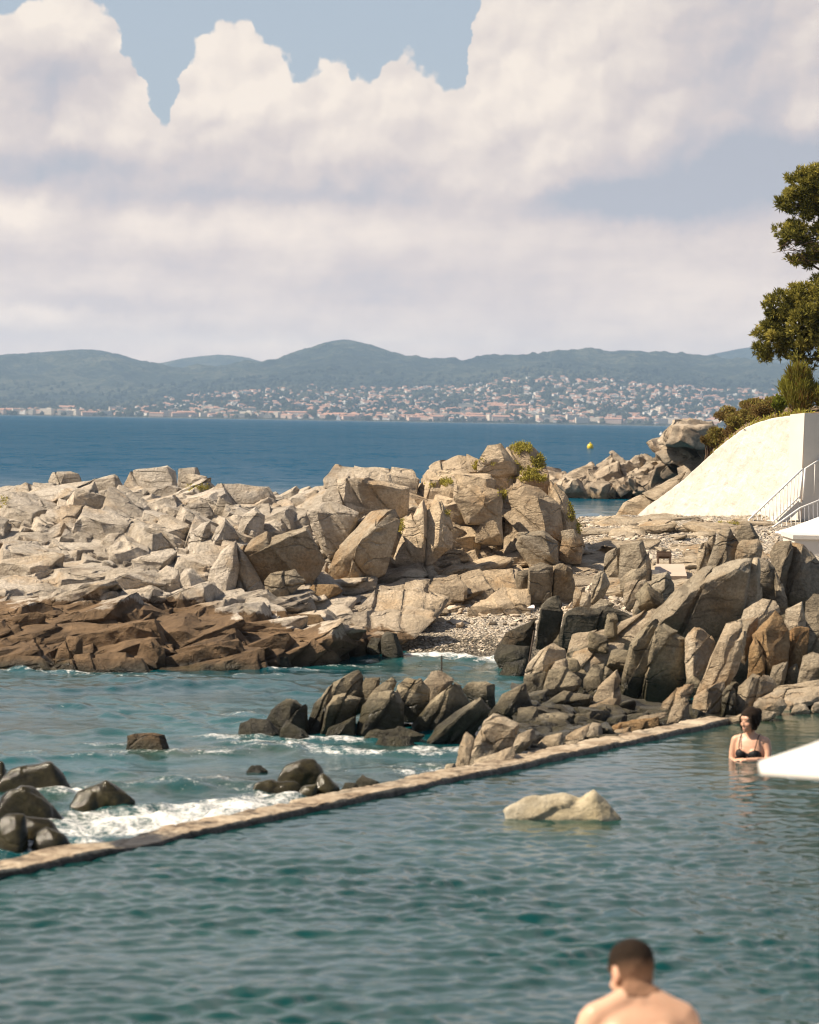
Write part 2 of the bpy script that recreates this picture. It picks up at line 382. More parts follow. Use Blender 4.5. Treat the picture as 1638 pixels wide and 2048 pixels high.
# ------------------------------------------------------------------ rock and water materials
def rock_mat(name, c_light, c_mid, c_dark, stain, stain_amt=.5, tide=None, wet=None, bumpk=1.0, strata=(.25, .5, .9), crack=.5, scale=1.0, rough=.85, warm=None):
    """tide=(z_top, colour): brown band of the shore below z_top (+ drift along x); wet=(z_top): black algae and sheen near the water"""
    mt, t = material(name); p = t.pos()
    warp = t.vmath('ADD', p, t.vmath('SCALE', t.vmath('SUBTRACT', t.noise(p, 1.3, 5, .55, col=True), (.5, .5, .5)), scale=.45))
    n1 = t.noise(p, .8 * scale, 9, .62, .4); n2 = t.noise(warp, 4.5 * scale, 10, .68); n3 = t.noise(p, 26 * scale, 6, .65)
    c = t.ramp(t.add(t.mul(n1, .55), t.mul(n2, .45)), [(.36, c_dark), (.47, c_mid), (.59, c_light)])
    tv = t.attr('tone'); c = t.mix(t.rng(tv, .5, 1, 0, .55), c, t.mix(1.0, c, (1.22, 1.16, 1.06, 1), 'MULTIPLY')); c = t.mix(t.rng(tv, .5, 0, 0, .6), c, t.mix(1.0, c, (.66, .64, .62, 1), 'MULTIPLY'))
    # bedding planes
    sv = t.mapping(warp, rot=strata, scale=(1.2, 1.2, 9.0))
    st = t.noise(sv, 1.0 * scale, 6, .65); c = t.mix(t.rng(st, .44, .36, 0, .55, True), c, tuple(x * .5 for x in c_dark) + (1,))
    # iron and lichen stains
    sn = t.noise(t.vmath('ADD', warp, (7.1, 3.3, 1.7)), .9 * scale, 7, .6, .6)
    c = t.mix(t.rng(sn, .53, .68, 0, stain_amt, True), c, stain)
    # fine joints that follow the bedding, only here and there
    v1 = t.voro(t.mapping(warp, rot=strata, scale=(.5, .5, 2.6)), 1.1 * scale)
    gate = t.rng(t.noise(p, 1.3, 4, .55), .50, .62)
    j = t.mul(t.rng(v1, 0.0, .028, 1, 0, True), gate); c = t.mix(t.mul(j, crack * .7), c, tuple(x * .3 for x in c_dark) + (1,))
    c = t.mix(t.rng(n3, .36, .62, .5, 0), c, tuple(x * .9 for x in c_dark) + (1,))
    n4 = t.noise(p, 9 * scale, 8, .72, .3); c = t.mix(t.rng(n4, .60, .70, 0, .5), c, tuple(x * .8 for x in c_dark) + (1,))
    if warm: c = t.mix(t.rng(t.add(t.xyz(p)[0], t.mul(n1, 3.0)), -.6, 2.6, 0, .8, True), c, t.mix(1.0, c, warm, 'MULTIPLY'))
    x, y, z = t.xyz(p); zz = t.add(z, t.mul(t.sub(t.noise(p, 1.1, 7, .6), .5), .55)); rg = rough
    if tide:
        zt = t.rng(x, -3.2, -.2, tide[0], tide[2]); f = t.rng(t.sub(t.add(zz, t.mul(t.sub(n2, .5), .35)), zt), -.03, .03, 1, 0, True)
        tb = t.ramp(t.add(t.mul(n1, .5), t.mul(n2, .5)), [(.36, tuple(k * .45 for k in tide[1])), (.5, tide[1]), (.64, tuple(min(1, k * 1.7) for k in tide[1]))])
        c = t.mix(f, c, tb)
    if wet is not None:
        f = t.rng(zz, wet - .12, wet + .08, 1, 0, True); c = t.mix(t.mul(f, .9), c, t.ramp(n2, [(.35, (.012, .011, .008)), (.62, (.045, .04, .018))]))
        rg = t.mixf(f, rough, .32)
    h = t.add(t.add(t.mul(n2, .9), t.mul(n3, .22)), t.add(t.mul(st, .5), t.mul(j, -.55)))
    h = t.add(h, t.mul(t.noise(p, 75 * scale, 3, .6), .07))
    bv = t.node('ShaderNodeBevel', samples=3); bv.inputs['Radius'].default_value = .065 / scale
    nm = t.bump(h, .9 * bumpk, .11, bv.outputs[0] if bumpk >= .5 else None)
    t.out(t.pbsdf(c, rg, .3, nm)); return mt
M = {}
OCH = (.34, .19, .07, 1)
M['pale'] = rock_mat('pale_rock', (.60, .535, .45), (.46, .40, .32), (.23, .19, .145), (.42, .26, .11, 1), .45, tide=(.46, (.15, .096, .052), .02), wet=-.14, warm=(1.06, .93, .74, 1))
M['tan'] = rock_mat('tan_rock', (.56, .475, .355), (.43, .345, .24), (.21, .16, .105), OCH, .6, wet=-.16)
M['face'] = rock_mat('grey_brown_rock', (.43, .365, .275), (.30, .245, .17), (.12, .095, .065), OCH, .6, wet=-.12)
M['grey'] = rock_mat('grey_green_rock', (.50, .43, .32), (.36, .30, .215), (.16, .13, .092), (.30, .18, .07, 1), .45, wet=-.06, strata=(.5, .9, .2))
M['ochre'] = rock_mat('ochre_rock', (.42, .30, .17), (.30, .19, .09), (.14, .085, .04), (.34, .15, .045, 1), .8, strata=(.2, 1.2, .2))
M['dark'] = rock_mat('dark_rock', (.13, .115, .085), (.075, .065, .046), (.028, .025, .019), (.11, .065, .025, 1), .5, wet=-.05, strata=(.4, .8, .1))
M['brown'] = rock_mat('brown_rock', (.22, .145, .075), (.14, .085, .042), (.055, .035, .02), (.22, .10, .035, 1), .6, wet=-.12)
M['cluster'] = rock_mat('olive_grey_rock', (.40, .335, .23), (.26, .215, .142), (.085, .07, .048), (.24, .15, .06, 1), .4, wet=.10, strata=(.3, .75, .1))
M['wet'] = rock_mat('wet_olive_rock', (.058, .048, .021), (.033, .027, .012), (.013, .011, .006), (.09, .06, .015, 1), .5, bumpk=.28, crack=.15, rough=.13)
M['pool'] = rock_mat('cream_rock', (.58, .52, .40), (.47, .41, .30), (.27, .22, .14), (.40, .30, .13, 1), .4, bumpk=.6)
def tide_pool(): pass

def water_mat(name, body_a, body_b, body_far, far0, far1, rough, bumps, foam=False, shallow=None, kfar=.20):
    mt, t = material(name); p = t.pos(); x, y, z = t.xyz(p)
    n = t.noise(p, .22, 5, .6, .5)
    c = t.mix(t.rng(n, .38, .62), body_a, body_b)
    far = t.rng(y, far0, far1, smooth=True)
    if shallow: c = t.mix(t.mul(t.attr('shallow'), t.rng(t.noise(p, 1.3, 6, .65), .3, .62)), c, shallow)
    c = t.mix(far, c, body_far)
    h = None
    for sc, am, st in bumps:
        q = t.vmath('MULTIPLY', p, (1.0, st, 1.0)); e = t.mul(t.noise(q, sc, 4, .6, .3), am); h = e if h is None else t.add(h, e)
    nm = t.bump(h, 1.0, 1.0)
    fr = t.node('ShaderNodeFresnel'); fr.inputs['IOR'].default_value = 1.33; t.put(fr.inputs['Normal'], nm)
    # far out the unresolved ripple faces turn towards the viewer: reflectance levels off
    rip = t.add(t.add(t.mul(t.noise(t.vmath('MULTIPLY', p, (1, .30, 1)), .9, 4, .7, .5), .55), t.mul(t.noise(t.vmath('MULTIPLY', p, (1, .22, 1)), .14, 5, .75, .3), .45)), t.mul(t.noise(t.vmath('MULTIPLY', p, (1, .35, 1)), .011, 3, .6), .25))
    ff = t.rng(rip, .40, .64, .0, kfar)
    lim = t.math('MINIMUM', fr.outputs[0], .85)
    fac = t.mixf(far, lim, ff)
    df = t.node('ShaderNodeBsdfDiffuse'); t.put(df.inputs['Color'], c)
    gl = t.node('ShaderNodeBsdfGlossy'); t.put(gl.inputs['Roughness'], rough); t.put(gl.inputs['Normal'], nm); t.put(gl.inputs['Color'], (.96, .97, 1, 1))
    ms = t.node('ShaderNodeMixShader'); t.put(ms.inputs[0], fac); t.l.new(df.outputs[0], ms.inputs[1]); t.l.new(gl.outputs[0], ms.inputs[2])
    sh = ms.outputs[0]
    if foam:
        fn = t.add(t.mul(t.noise(t.vmath('MULTIPLY', p, (1, .6, 1)), 5.5, 8, .66, .9), .62), t.mul(t.noise(p, 24, 5, .65, .5), .38))
        ff = t.rng(t.add(t.attr('foam'), t.mul(t.sub(fn, .5), 2.6)), .36, .95, 0, .95, True)
        fb = t.bump(fn, .8, .06)
        fd = t.node('ShaderNodeBsdfDiffuse'); t.put(fd.inputs['Color'], t.mix(t.rng(fn, .35, .6), (.45, .46, .43, 1), (.86, .84, .80, 1))); t.put(fd.inputs['Normal'], fb)
        m2 = t.node('ShaderNodeMixShader'); t.put(m2.inputs[0], ff); t.l.new(sh, m2.inputs[1]); t.l.new(fd.outputs[0], m2.inputs[2]); sh = m2.outputs[0]
    t.out(sh); return mt
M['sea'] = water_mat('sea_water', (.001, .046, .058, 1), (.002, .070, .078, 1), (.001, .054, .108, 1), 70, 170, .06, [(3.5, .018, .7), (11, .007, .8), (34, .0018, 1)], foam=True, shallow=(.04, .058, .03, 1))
M['pool_water'] = water_mat('pool_water', (.001, .034, .034, 1), (.003, .045, .042, 1), (.012, .04, .04, 1), 900, 1000, .04, [(9, .0034, .75), (22, .0013, .85), (48, .0003, 1)], shallow=(.06, .07, .03, 1))
# ------------------------------------------------------------------ shore terrain and headland
def clip_hull(v, f, no, co):
    """cut a convex solid by a plane, keep the side behind the normal"""
    s = (v - co) @ no
    if (s <= 1e-6).all(): return v, f
    if (s >= -1e-4).all(): return None
    e = np.unique(np.sort(np.vstack([f[:, [0, 1]], f[:, [1, 2]], f[:, [2, 0]]]), 1), axis=0); a, b = e[:, 0], e[:, 1]; x = (s[a] * s[b]) < 0
    a, b = a[x], b[x]; w = s[a] / (s[a] - s[b]); p = v[a] + (v[b] - v[a]) * w[:, None]
    pts_ = np.vstack([v[s <= 0], p])
    if len(pts_) < 4 or np.ptp(pts_, axis=0).min() < .01: return None
    return chull(pts_)
def broken(v, f, r, bed, nslab=3, gap=.02, shift=.05, cham=4, depth=(.80, .95), core=.94):
    """split a convex block along bedding planes into slabs, knock the corners off each"""
    out = []; c = v.mean(0)
    bed = np.asarray(bed, float) + r.normal(0, .12, 3); bed /= np.linalg.norm(bed); s = (v - c) @ bed; lo, hi = s.min(), s.max()
    cuts = np.sort(lo + (hi - lo) * (np.arange(1, nslab) + r.uniform(-.28, .28, nslab - 1)) / nslab); bnd = [lo - 1] + list(cuts) + [hi + 1]
    for k in range(nslab):
        h = (v, f)
        if k < nslab - 1: h = clip_hull(*h, bed, c + bed * (bnd[k + 1] - gap / 2))
        if h is None: continue
        if k > 0: h = clip_hull(*h, -bed, c + bed * (bnd[k] + gap / 2))
        if h is None: continue
        for _ in range(cham):
            d = r.normal(size=3); d[2] = abs(d[2]) * .8 - .1; d[1] -= .5; d /= np.linalg.norm(d); cc_ = h[0].mean(0); m_ = ((h[0] - cc_) @ d).max(); h2 = clip_hull(*h, d, cc_ + d * m_ * r.uniform(*depth)); h = h2 or h
        sh = r.normal(0, 1, 3); sh -= bed * (sh @ bed); out.append((h[0] + sh * shift * .5, h[1]))
    if core and nslab > 1: out.append((c + (v - c) * core, f))
    return out
def solid_mesh(name, hulls, target, amp=.05, fine=.012, extra=None, seed=0):
    """crisp broken rock: every convex piece is subdivided, its faces stay sharp, all is warped by one continuous noise field"""
    VV, FF, n0 = [], [], 0; TN = []; tr_ = np.random.default_rng(seed + 1000)
    for v, f in hulls:
        A, B, C = v[f[:, 0]], v[f[:, 1]], v[f[:, 2]]; nn = np.cross(B - A, C - A); ar = np.linalg.norm(nn, axis=1); ok = ar > 1e-6
        A, B, C, nn, ar = A[ok], B[ok], C[ok], nn[ok], ar[ok]
        if len(A) == 0: continue
        nn = nn / ar[:, None]; gid = np.round(np.c_[nn * 12, (A * nn).sum(1) * 25]).astype(np.int64)
        L_ = np.linalg.norm(B - A, axis=1); n = int(np.clip(round(np.percentile(L_, 65) / target), 1, 14))
        ij = np.array([(i, j) for i in range(n + 1) for j in range(n + 1 - i)]); idx = {tuple(q): k for k, q in enumerate(ij)}
        tri = np.array([(idx[i, j], idx[i + 1, j], idx[i, j + 1]) for i in range(n) for j in range(n - i)] + [(idx[i + 1, j], idx[i + 1, j + 1], idx[i, j + 1]) for i in range(n) for j in range(n - i - 1)])
        p = A[:, None] + (ij[:, 0] / n)[None, :, None] * (B - A)[:, None] + (ij[:, 1] / n)[None, :, None] * (C - A)[:, None]
        m_ = len(ij); key = np.concatenate([np.repeat(gid[:, None], m_, 1), np.round(p * 2000).astype(np.int64)], 2).reshape(-1, 7)
        key = (key * np.array([73856093, 19349663, 83492791, 15485863, 32452843, 49979687, 86028121], np.int64)).sum(1); _, first, inv = np.unique(key, return_index=True, return_inverse=True)
        pv = p.reshape(-1, 3)[first]; tf = (tri[None] + (np.arange(len(A)) * m_)[:, None, None]).reshape(-1, 3)
        VV.append(pv); FF.append(inv.ravel()[tf] + n0); n0 += len(pv); TN.append(np.full(len(pv), tr_.random(), np.float32))
    if extra is not None: TN.append(np.full(len(extra[0]), .5, np.float32)); VV.append(extra[0]); FF.append(extra[1] + n0)
    co = np.vstack(VV); f = np.vstack(FF)
    d = amp * np.stack([fbm(co, 1.0, 4, seed=seed + k) for k in (1, 2, 3)], 1) * 2 + fine * np.stack([fbm(co, 5.5, 4, gain=.6, seed=seed + k) for k in (4, 5, 6)], 1) * 2
    me = np_mesh(name, co + d, f); attr(me, 'tone', np.concatenate(TN)); return me
def refine(me, amp=.03, block=.02, seed=0, smooth=1, bscale=1.3, fine=.010, tilt=(.3, .5), facet=.16):
    """turn a voxel-remeshed hull into weathered, jointed, facetted rock"""
    co = get_co(me); ed = get_ed(me)
    if smooth > 3: co = taubin(lap_smooth(co, ed, 2), ed, smooth)
    elif smooth: co = lap_smooth(co, ed, smooth)
    set_co(me, co); no = get_no(me)
    q = co + .10 * np.stack([fbm(co, 1.3, 3, seed=seed + k) for k in (1, 2, 3)], 1)
    ca, sa = math.cos(tilt[0]), math.sin(tilt[0]); cb, sb = math.cos(tilt[1]), math.sin(tilt[1])
    rot = np.array([[ca, -sa, 0], [sa, ca, 0], [0, 0, 1]]) @ np.array([[cb, 0, sb], [0, 1, 0], [-sb, 0, cb]])
    qq = (q @ rot.T) * np.array([1, .8, 1.35]) * bscale
    f1, f2, cid, tl = worley(qq, seed + 5); e = f2 - f1
    g1, g2, cd2, tl2 = worley(qq * 2.6 + 4.4, seed + 9); e2 = g2 - g1
    d = amp * fbm(co, .8, 4, seed=seed) * 1.5 + amp * .5 * (fbm(co, 2.2, 4, seed=seed + 30, ridged=True) - .25)
    d += facet * (tl / bscale + .75 * tl2 / (2.6 * bscale))
    d += block * (cid - .5) * 1.6 + block * .5 * (cd2 - .5) - block * .9 * np.exp(-(e / .05) ** 2) - block * .4 * np.exp(-(e2 / .06) ** 2)
    d += fine * fbm(co, 7, 4, gain=.6, seed=seed + 50) * 1.6
    co = co + no * d[:, None]; co = lap_smooth(co, ed, 1, .35)
    set_co(me, co)
    me.polygons.foreach_set('use_smooth', np.ones(len(me.polygons), bool))
    return me

# --- templates of broken blocks
TPL = []
for k in range(26):
    r = np.random.default_rng(100 + k); pts = []
    for sx in (-1, 1):
        for sy in (-1, 1):
            for sz in (-1, 1):
                c = np.array([sx, sy, sz]) * r.uniform(.55, 1.0, 3)
                for ax in range(3):
                    e = c.copy(); e[ax] *= r.uniform(.45, .95); pts.append(e)
    TPL.append(chull(pts))
BT = []
for k in range(44):
    r = np.random.default_rng(300 + k); BT.append(broken(*TPL[k % 26], r, (r.normal(0, .35), r.normal(0, .25), 1), int(r.integers(1, 4)), .05, .12, 4, (.74, .95), .9))
def rotm(rx, ry, rz):
    return np.array(Matrix.Rotation(rz, 3, 'Z') @ Matrix.Rotation(ry, 3, 'Y') @ Matrix.Rotation(rx, 3, 'X'))
class Pile:
    def __init__(s): s.h = []
    def add(s, v, f): s.h.append((np.asarray(v), np.asarray(f)))
    def block(s, c, size, rot, r=rng):
        for v, f in BT[int(r.integers(len(BT)))]: s.h.append(((v * size) @ rot.T + c, f))
class Soup:
    def __init__(s): s.v = []; s.f = []; s.n = 0
    def add(s, v, f): s.v.append(v); s.f.append(np.asarray(f) + s.n); s.n += len(v)
    def block(s, c, size, rot, k=None, r=rng):
        v, f = TPL[int(r.integers(len(TPL))) if k is None else k]
        s.add((v * size) @ rot.T + c, f)
    def mesh(s, name): return np_mesh(name, np.vstack(s.v), np.vstack(s.f), smooth=False)

# --- headland surface from profile rows (photo column x -> py, distance)
HX = [-90, 0, 100, 200, 300, 380, 470, 560, 640, 700, 760, 820, 900, 960, 1030, 1090, 1150]
ROWS = [  # (py per column), (D per column)
    ([1342, 1342, 1350, 1354, 1356, 1350, 1342, 1336, 1330, 1326, 1316, 1306, 1306, 1300, 1290, 1280, 1260], [38.2, 38.2, 38, 38, 38, 38.3, 38.6, 39, 40, 41, 41.8, 42, 42, 42.3, 42.8, 43, 43.5]),
    ([1250, 1250, 1255, 1258, 1262, 1268, 1262, 1262, 1262, 1268, 1272, 1270, 1272, 1262, 1250, 1238, 1215], [40.4, 40.4, 40.3, 40.2, 40.2, 40.3, 40.6, 41, 41.5, 42, 42.6, 42.8, 42.8, 43, 43.6, 44, 44.6]),
    ([1178, 1178, 1182, 1176, 1200, 1210, 1200, 1205, 1212, 1222, 1230, 1232, 1228, 1215, 1195, 1180, 1165], [42.6, 42.6, 42.5, 42.6, 42.4, 42.4, 42.8, 43, 43.4, 43.8, 44.2, 44.4, 44.4, 44.8, 45.4, 46, 46.6]),
    ([1065, 1062, 1070, 1075, 1085, 1080, 1100, 1155, 1152, 1150, 1145, 1138, 1125, 1120, 1118, 1120, 1130], [45.6, 45.6, 45.5, 45.3, 45.1, 45.2, 45.2, 44.8, 45.2, 45.5, 46, 46.4, 46.9, 47.3, 47.7, 48, 48.3]),
    ([1010, 1005, 1000, 1000, 1005, 1010, 1020, 1050, 1040, 1035, 1045, 1050, 1050, 1050, 1060, 1080, 1120], [47.8, 47.8, 47.7, 47.6, 47.4, 47.4, 47.4, 46.6, 46.9, 47.2, 47.4, 47.6, 47.8, 48.4, 48.8, 49.2, 49.4]),
    ([1004, 996, 990, 986, 988, 992, 994, 990, 976, 968, 970, 968, 950, 936, 926, 952, 1095], [50.0, 50.0, 50, 50, 50, 50, 49.8, 49.5, 49.5, 49.5, 49.6, 49.8, 50, 50.5, 50.8, 51, 51]),
    ([1030, 1030, 1030, 1030, 1030, 1030, 1030, 1030, 1030, 1030, 1030, 1030, 1030, 1030, 1030, 1050, 1080], [52.6] * 15 + [52.8, 53]),
    ([1150] * 17, [55.5] * 17),
]
def profile(px, tt):
    """px columns (n), tt rows 0..7 (n) -> world points"""
    px = np.asarray(px, float); tt = np.clip(np.asarray(tt, float), 0, len(ROWS) - 1.001)
    a = np.array([np.interp(px, HX, r[0]) for r in ROWS]); b = np.array([np.interp(px, HX, r[1]) for r in ROWS])
    i = np.floor(tt).astype(int); w = tt - i; k = np.arange(px.size)
    return P(px, a[i, k] * (1 - w) + a[i + 1, k] * w, b[i, k] * (1 - w) + b[i + 1, k] * w)
nc, nr = 110, 57
cx, ty = np.meshgrid(np.linspace(-90, 1150, nc), np.linspace(0, 7 - .002, nr))
hv = profile(cx.ravel(), ty.ravel()).reshape(nr, nc, 3)
bot = hv.copy(); bot[..., 2] = -1.6
front = hv[:1].copy(); front[..., 2] = -1.6
soup = Pile()
allv = np.concatenate([front, hv]); n0 = nr + 1
top = allv.reshape(-1, 3); und = allv.copy(); und[..., 2] = -1.6; und = und.reshape(-1, 3)
q = grid_faces(n0, nc); q2 = q[:, ::-1] + n0 * nc
# side walls
i = np.arange(n0 * nc).reshape(n0, nc); N = n0 * nc
def strip(a): return np.stack([a[:-1], a[1:], a[1:] + N, a[:-1] + N], 1)
qs = np.vstack([q, q2, strip(i[:, 0]), strip(i[::-1, -1]), strip(i[-1, :]), strip(i[0, ::-1])])
tri = np.vstack([qs[:, [0, 1, 2]], qs[:, [0, 2, 3]]])
base_sheet = (np.vstack([top, und]), tri)
hr = np.random.default_rng(21)
def scatter(n, x0, x1, t0, t1, smin, smax, asp, dip, sink=.25, yaw=.5):
    sink = sink + .12
    for _ in range(n):
        px, tt = hr.uniform(x0, x1), hr.uniform(t0, t1); c = profile([px], [tt])[0]
        s = smin * (smax / smin) ** (hr.random() ** 1.5)
        size = np.array(asp) * s * hr.uniform(.75, 1.3, 3)
        rot = rotm(dip[0] + hr.normal(0, .09), dip[1] + hr.normal(0, .09), hr.normal(0, yaw * .55))
        soup.block(c - np.array([0, 0, sink * size[2]]), size, rot, r=hr)
# upper pale rocks on the left, tall jointed ribs in the middle, broken brown shelf, flat slabs and scree on the right
scatter(130, -80, 520, 3.9, 4.8, .14, .62, (1.25, .9, .55), (.12, -.2), .35)
scatter(50, -80, 560, 4.8, 5.1, .10, .26, (1.3, .9, .55), (.1, -.1), .4)
scatter(230, -80, 520, 2.35, 4.0, .12, .60, (.75, .8, 1.15), (.2, .28), .4, .4)
scatter(130, -80, 560, 1.3, 2.3, .14, .65, (1.5, 1.0, .5), (.1, -.25), .4)
scatter(220, -80, 700, .2, 1.4, .10, .60, (1.45, 1.0, .5), (.08, -.2), .35)
scatter(120, 400, 740, .1, 1.2, .07, .26, (1.1, 1.0, .7), (.0, .0), .2, 1.0)
scatter(130, 520, 830, 3.6, 4.9, .12, .55, (1.0, .8, .8), (.2, -.35), .35)
scatter(170, 820, 1090, 3.5, 4.8, .10, .48, (.8, .8, 1.15), (.2, .1), .3)
scatter(260, 560, 1100, 2.9, 3.7, .05, .22, (1.3, 1.0, .55), (.05, -.3), .15, .8)
scatter(240, 520, 1090, 1.75, 3.0, .07, .52, (1.9, 1.2, .25), (.12, -.25), .35, .4)
scatter(70, 640, 860, 1.2, 1.9, .10, .40, (1.8, 1.2, .25), (.1, -.12), .4, .4)
headland_soup = soup

# --- beach and ground behind it
BX = [740, 820, 900, 1000, 1080, 1180, 1300, 1450, 1640, 1900]
BR = [([1345] * 10, [40.2] * 10),
      ([1318, 1312, 1314, 1316, 1318, 1320, 1320, 1320, 1320, 1320], [41.4, 41.3, 41.1, 41, 41, 41, 41, 41, 41, 41]),
      ([1275, 1272, 1268, 1264, 1262, 1262, 1262, 1262, 1262, 1262], [42.7, 42.6, 42.6, 42.6, 42.6, 42.6, 42.6, 42.6, 42.6, 42.6]),
      ([1215, 1212, 1210, 1206, 1203, 1200, 1200, 1200, 1200, 1200], [44.6, 44.6, 44.5, 44.4, 44.3, 44.2, 44.2, 44.2, 44.2, 44.2]),
      ([1160, 1160, 1158, 1155, 1152, 1150, 1148, 1148, 1148, 1148], [47, 47, 47, 47, 47, 47, 47, 47, 47, 47]),
      ([1110, 1110, 1108, 1106, 1104, 1102, 1100, 1100, 1100, 1100], [51.4, 51.4, 51.3, 51.2, 51.1, 51, 51, 51, 51, 51]),
      ([1075, 1075, 1075, 1072, 1068, 1062, 1060, 1060, 1060, 1060], [55.5, 55.5, 55.5, 55.5, 56, 56, 56, 56, 56, 56]),
      ([1056, 1056, 1056, 1056, 1048, 1034, 1033, 1034, 1034, 1034], [58, 58, 58, 58, 59.5, 61, 61.8, 62, 62, 62]),
      ([1100] * 5 + [1080, 1036, 1030, 1030, 1030], [61, 61, 61, 61, 62.5, 64, 66, 72, 72, 72]),
      ([1200] * 6 + [1120, 1040, 1040, 1040], [66] * 6 + [70, 80, 90, 90])]
def beach_pt(px, tt):
    px = np.asarray(px, float); tt = np.clip(np.asarray(tt, float), 0, len(BR) - 1.001)
    a = np.array([np.interp(px, BX, r[0]) for r in BR]); b = np.array([np.interp(px, BX, r[1]) for r in BR])
    i = np.floor(tt).astype(int); w = tt - i; k = np.arange(px.size)
    return P(px, a[i, k] * (1 - w) + a[i + 1, k] * w, b[i, k] * (1 - w) + b[i + 1, k] * w)
nc, nr = 330, 330
cx, ty = np.meshgrid(np.linspace(740, 1900, nc), np.linspace(0, 9 - .002, nr))
bv = beach_pt(cx.ravel(), ty.ravel())
rough = np.clip((bv[:, 1] - 44) / 5, .12, 1)
bv[:, 2] += (.10 * fbm(bv, .5, 4, seed=3) + .07 * fbm(bv, 2.1, 4, seed=4)) * rough + .02 * fbm(bv, 5, 3, seed=6)
mt, t = material('shingle'); p = t.pos()
a = t.voro(p, 16, 'F1', 1, 'Color'); ax, _, _ = t.xyz(a); e = t.voro(p, 16); e2 = t.voro(p, 7)
n1 = t.noise(p, .7, 6, .6)
c = t.ramp(ax, [(0, (.42, .36, .275)), (.4, (.56, .485, .385)), (.75, (.64, .56, .455)), (1, (.50, .40, .29))])
c = t.mix(t.rng(n1, .4, .65), c, (.50, .44, .36, 1))
x, y, z = t.xyz(p)
wetb = t.rng(t.add(z, t.mul(t.sub(t.noise(p, 2, 4), .5), .12)), .0, -.10, 0, 1, True)
c = t.mix(wetb, c, t.mix(ax, (.10, .085, .06, 1), (.21, .18, .13, 1)))
gap = t.rng(e, 0, .05, 1, 0); c = t.mix(t.mul(gap, .5), c, (.12, .095, .07, 1))
hh = t.add(t.rng(e, 0, .14), t.mul(t.rng(e2, 0, .2), .8))
t.out(t.pbsdf(c, t.mixf(wetb, .9, .35), .3, t.bump(hh, .9, .06))); M['shingle'] = mt
beach = link('beach', np_mesh('beach', bv, grid_faces(nr, nc)), M['shingle']); tag(beach, 'pale pebble beach behind the rocks', 'beach', kind='structure')

# ------------------------------------------------------------------ pool wall line and water sheets
WA, WB = G(0, 1757, 0)[:2], G(1450, 1450, 0)[:2]             # inner edge of the wall at the pool's waterline
WD = (WB - WA) / np.linalg.norm(WB - WA); WN = np.array([-WD[1], WD[0]])   # WN points to the sea side
def wall_side(xy): return (xy - WA) @ WN                       # >0 on the sea side of the inner edge

def waves(xy, sp, comps, seed):
    r = np.random.default_rng(seed); h = np.zeros(len(xy)); xy = xy + .12 * np.stack([fbm(np.c_[xy, 0 * xy[:, 0]], .9, 3, seed=seed), fbm(np.c_[xy, 0 * xy[:, 0]], .9, 3, seed=seed + 5)], 1)
    for lam, amp, ang, spread, n in comps:
        att = np.clip((lam / (sp + 1e-9) - 2) / 3, 0, 1)
        for _ in range(n):
            l = lam * r.uniform(.7, 1.4); th = ang + r.normal(0, spread); k = 2 * math.pi / l; ph = r.uniform(0, 6.28)
            h += att * amp * l / lam * np.sin(k * (xy[:, 0] * math.cos(th) + xy[:, 1] * math.sin(th)) + ph) / math.sqrt(n)
    return h
def water_grid(D0, D1, nr, smax, ncore, score):
    inv = np.linspace(1 / D0, 1 / D1, nr); D = 1 / inv
    core = np.linspace(-score, score, ncore); ext = score + (smax - score) * (np.linspace(0, 1, 14)[1:] ** 1.6)
    s = np.concatenate([-ext[::-1], core, ext]); S, DD = np.meshgrid(s, D)
    v = np.stack([(S * DD).ravel(), DD.ravel(), np.zeros(S.size)], 1)
    spy = np.repeat(np.abs(np.gradient(D)), len(s)); spx = (DD * (2 * score / ncore)).ravel()
    return v, nr, len(s), np.maximum(spy * .5, spx)
# sea
v, nr, nc, sp = water_grid(19.0, 6100, 1150, .45, 430, .155)
h = waves(v[:, :2], sp, [(4.0, .014, 1.9, .5, 8), (1.9, .014, 1.7, .6, 12), (.9, .012, 1.6, .8, 18), (.45, .008, 1.6, 1.0, 20), (.24, .0035, 1.5, 1.3, 18)], 5)
h = h + .35 * np.abs(h) - .01
lump = fbm(v * [1, 1, 0], .35, 3, seed=40)
v[:, 2] = SEA_Z + h * np.clip(1 + 1.2 * lump, .3, 2) * np.clip(1.15 - v[:, 1] / 600, .2, 1)
foam = np.zeros(len(v)); shal = np.zeros(len(v))
def spot(arr, px, py, rx, ry, amt, ang=0.0):
    c = G(px, py, SEA_Z); d = v[:, :2] - c[:2]
    ca, sa = math.cos(ang), math.sin(ang); a = (d[:, 0] * ca + d[:, 1] * sa) / rx; b = (-d[:, 0] * sa + d[:, 1] * ca) / ry
    np.maximum(arr, amt * np.exp(-(a * a + b * b) ** 1.5), out=arr)
wang = math.atan2(WD[1], WD[0])
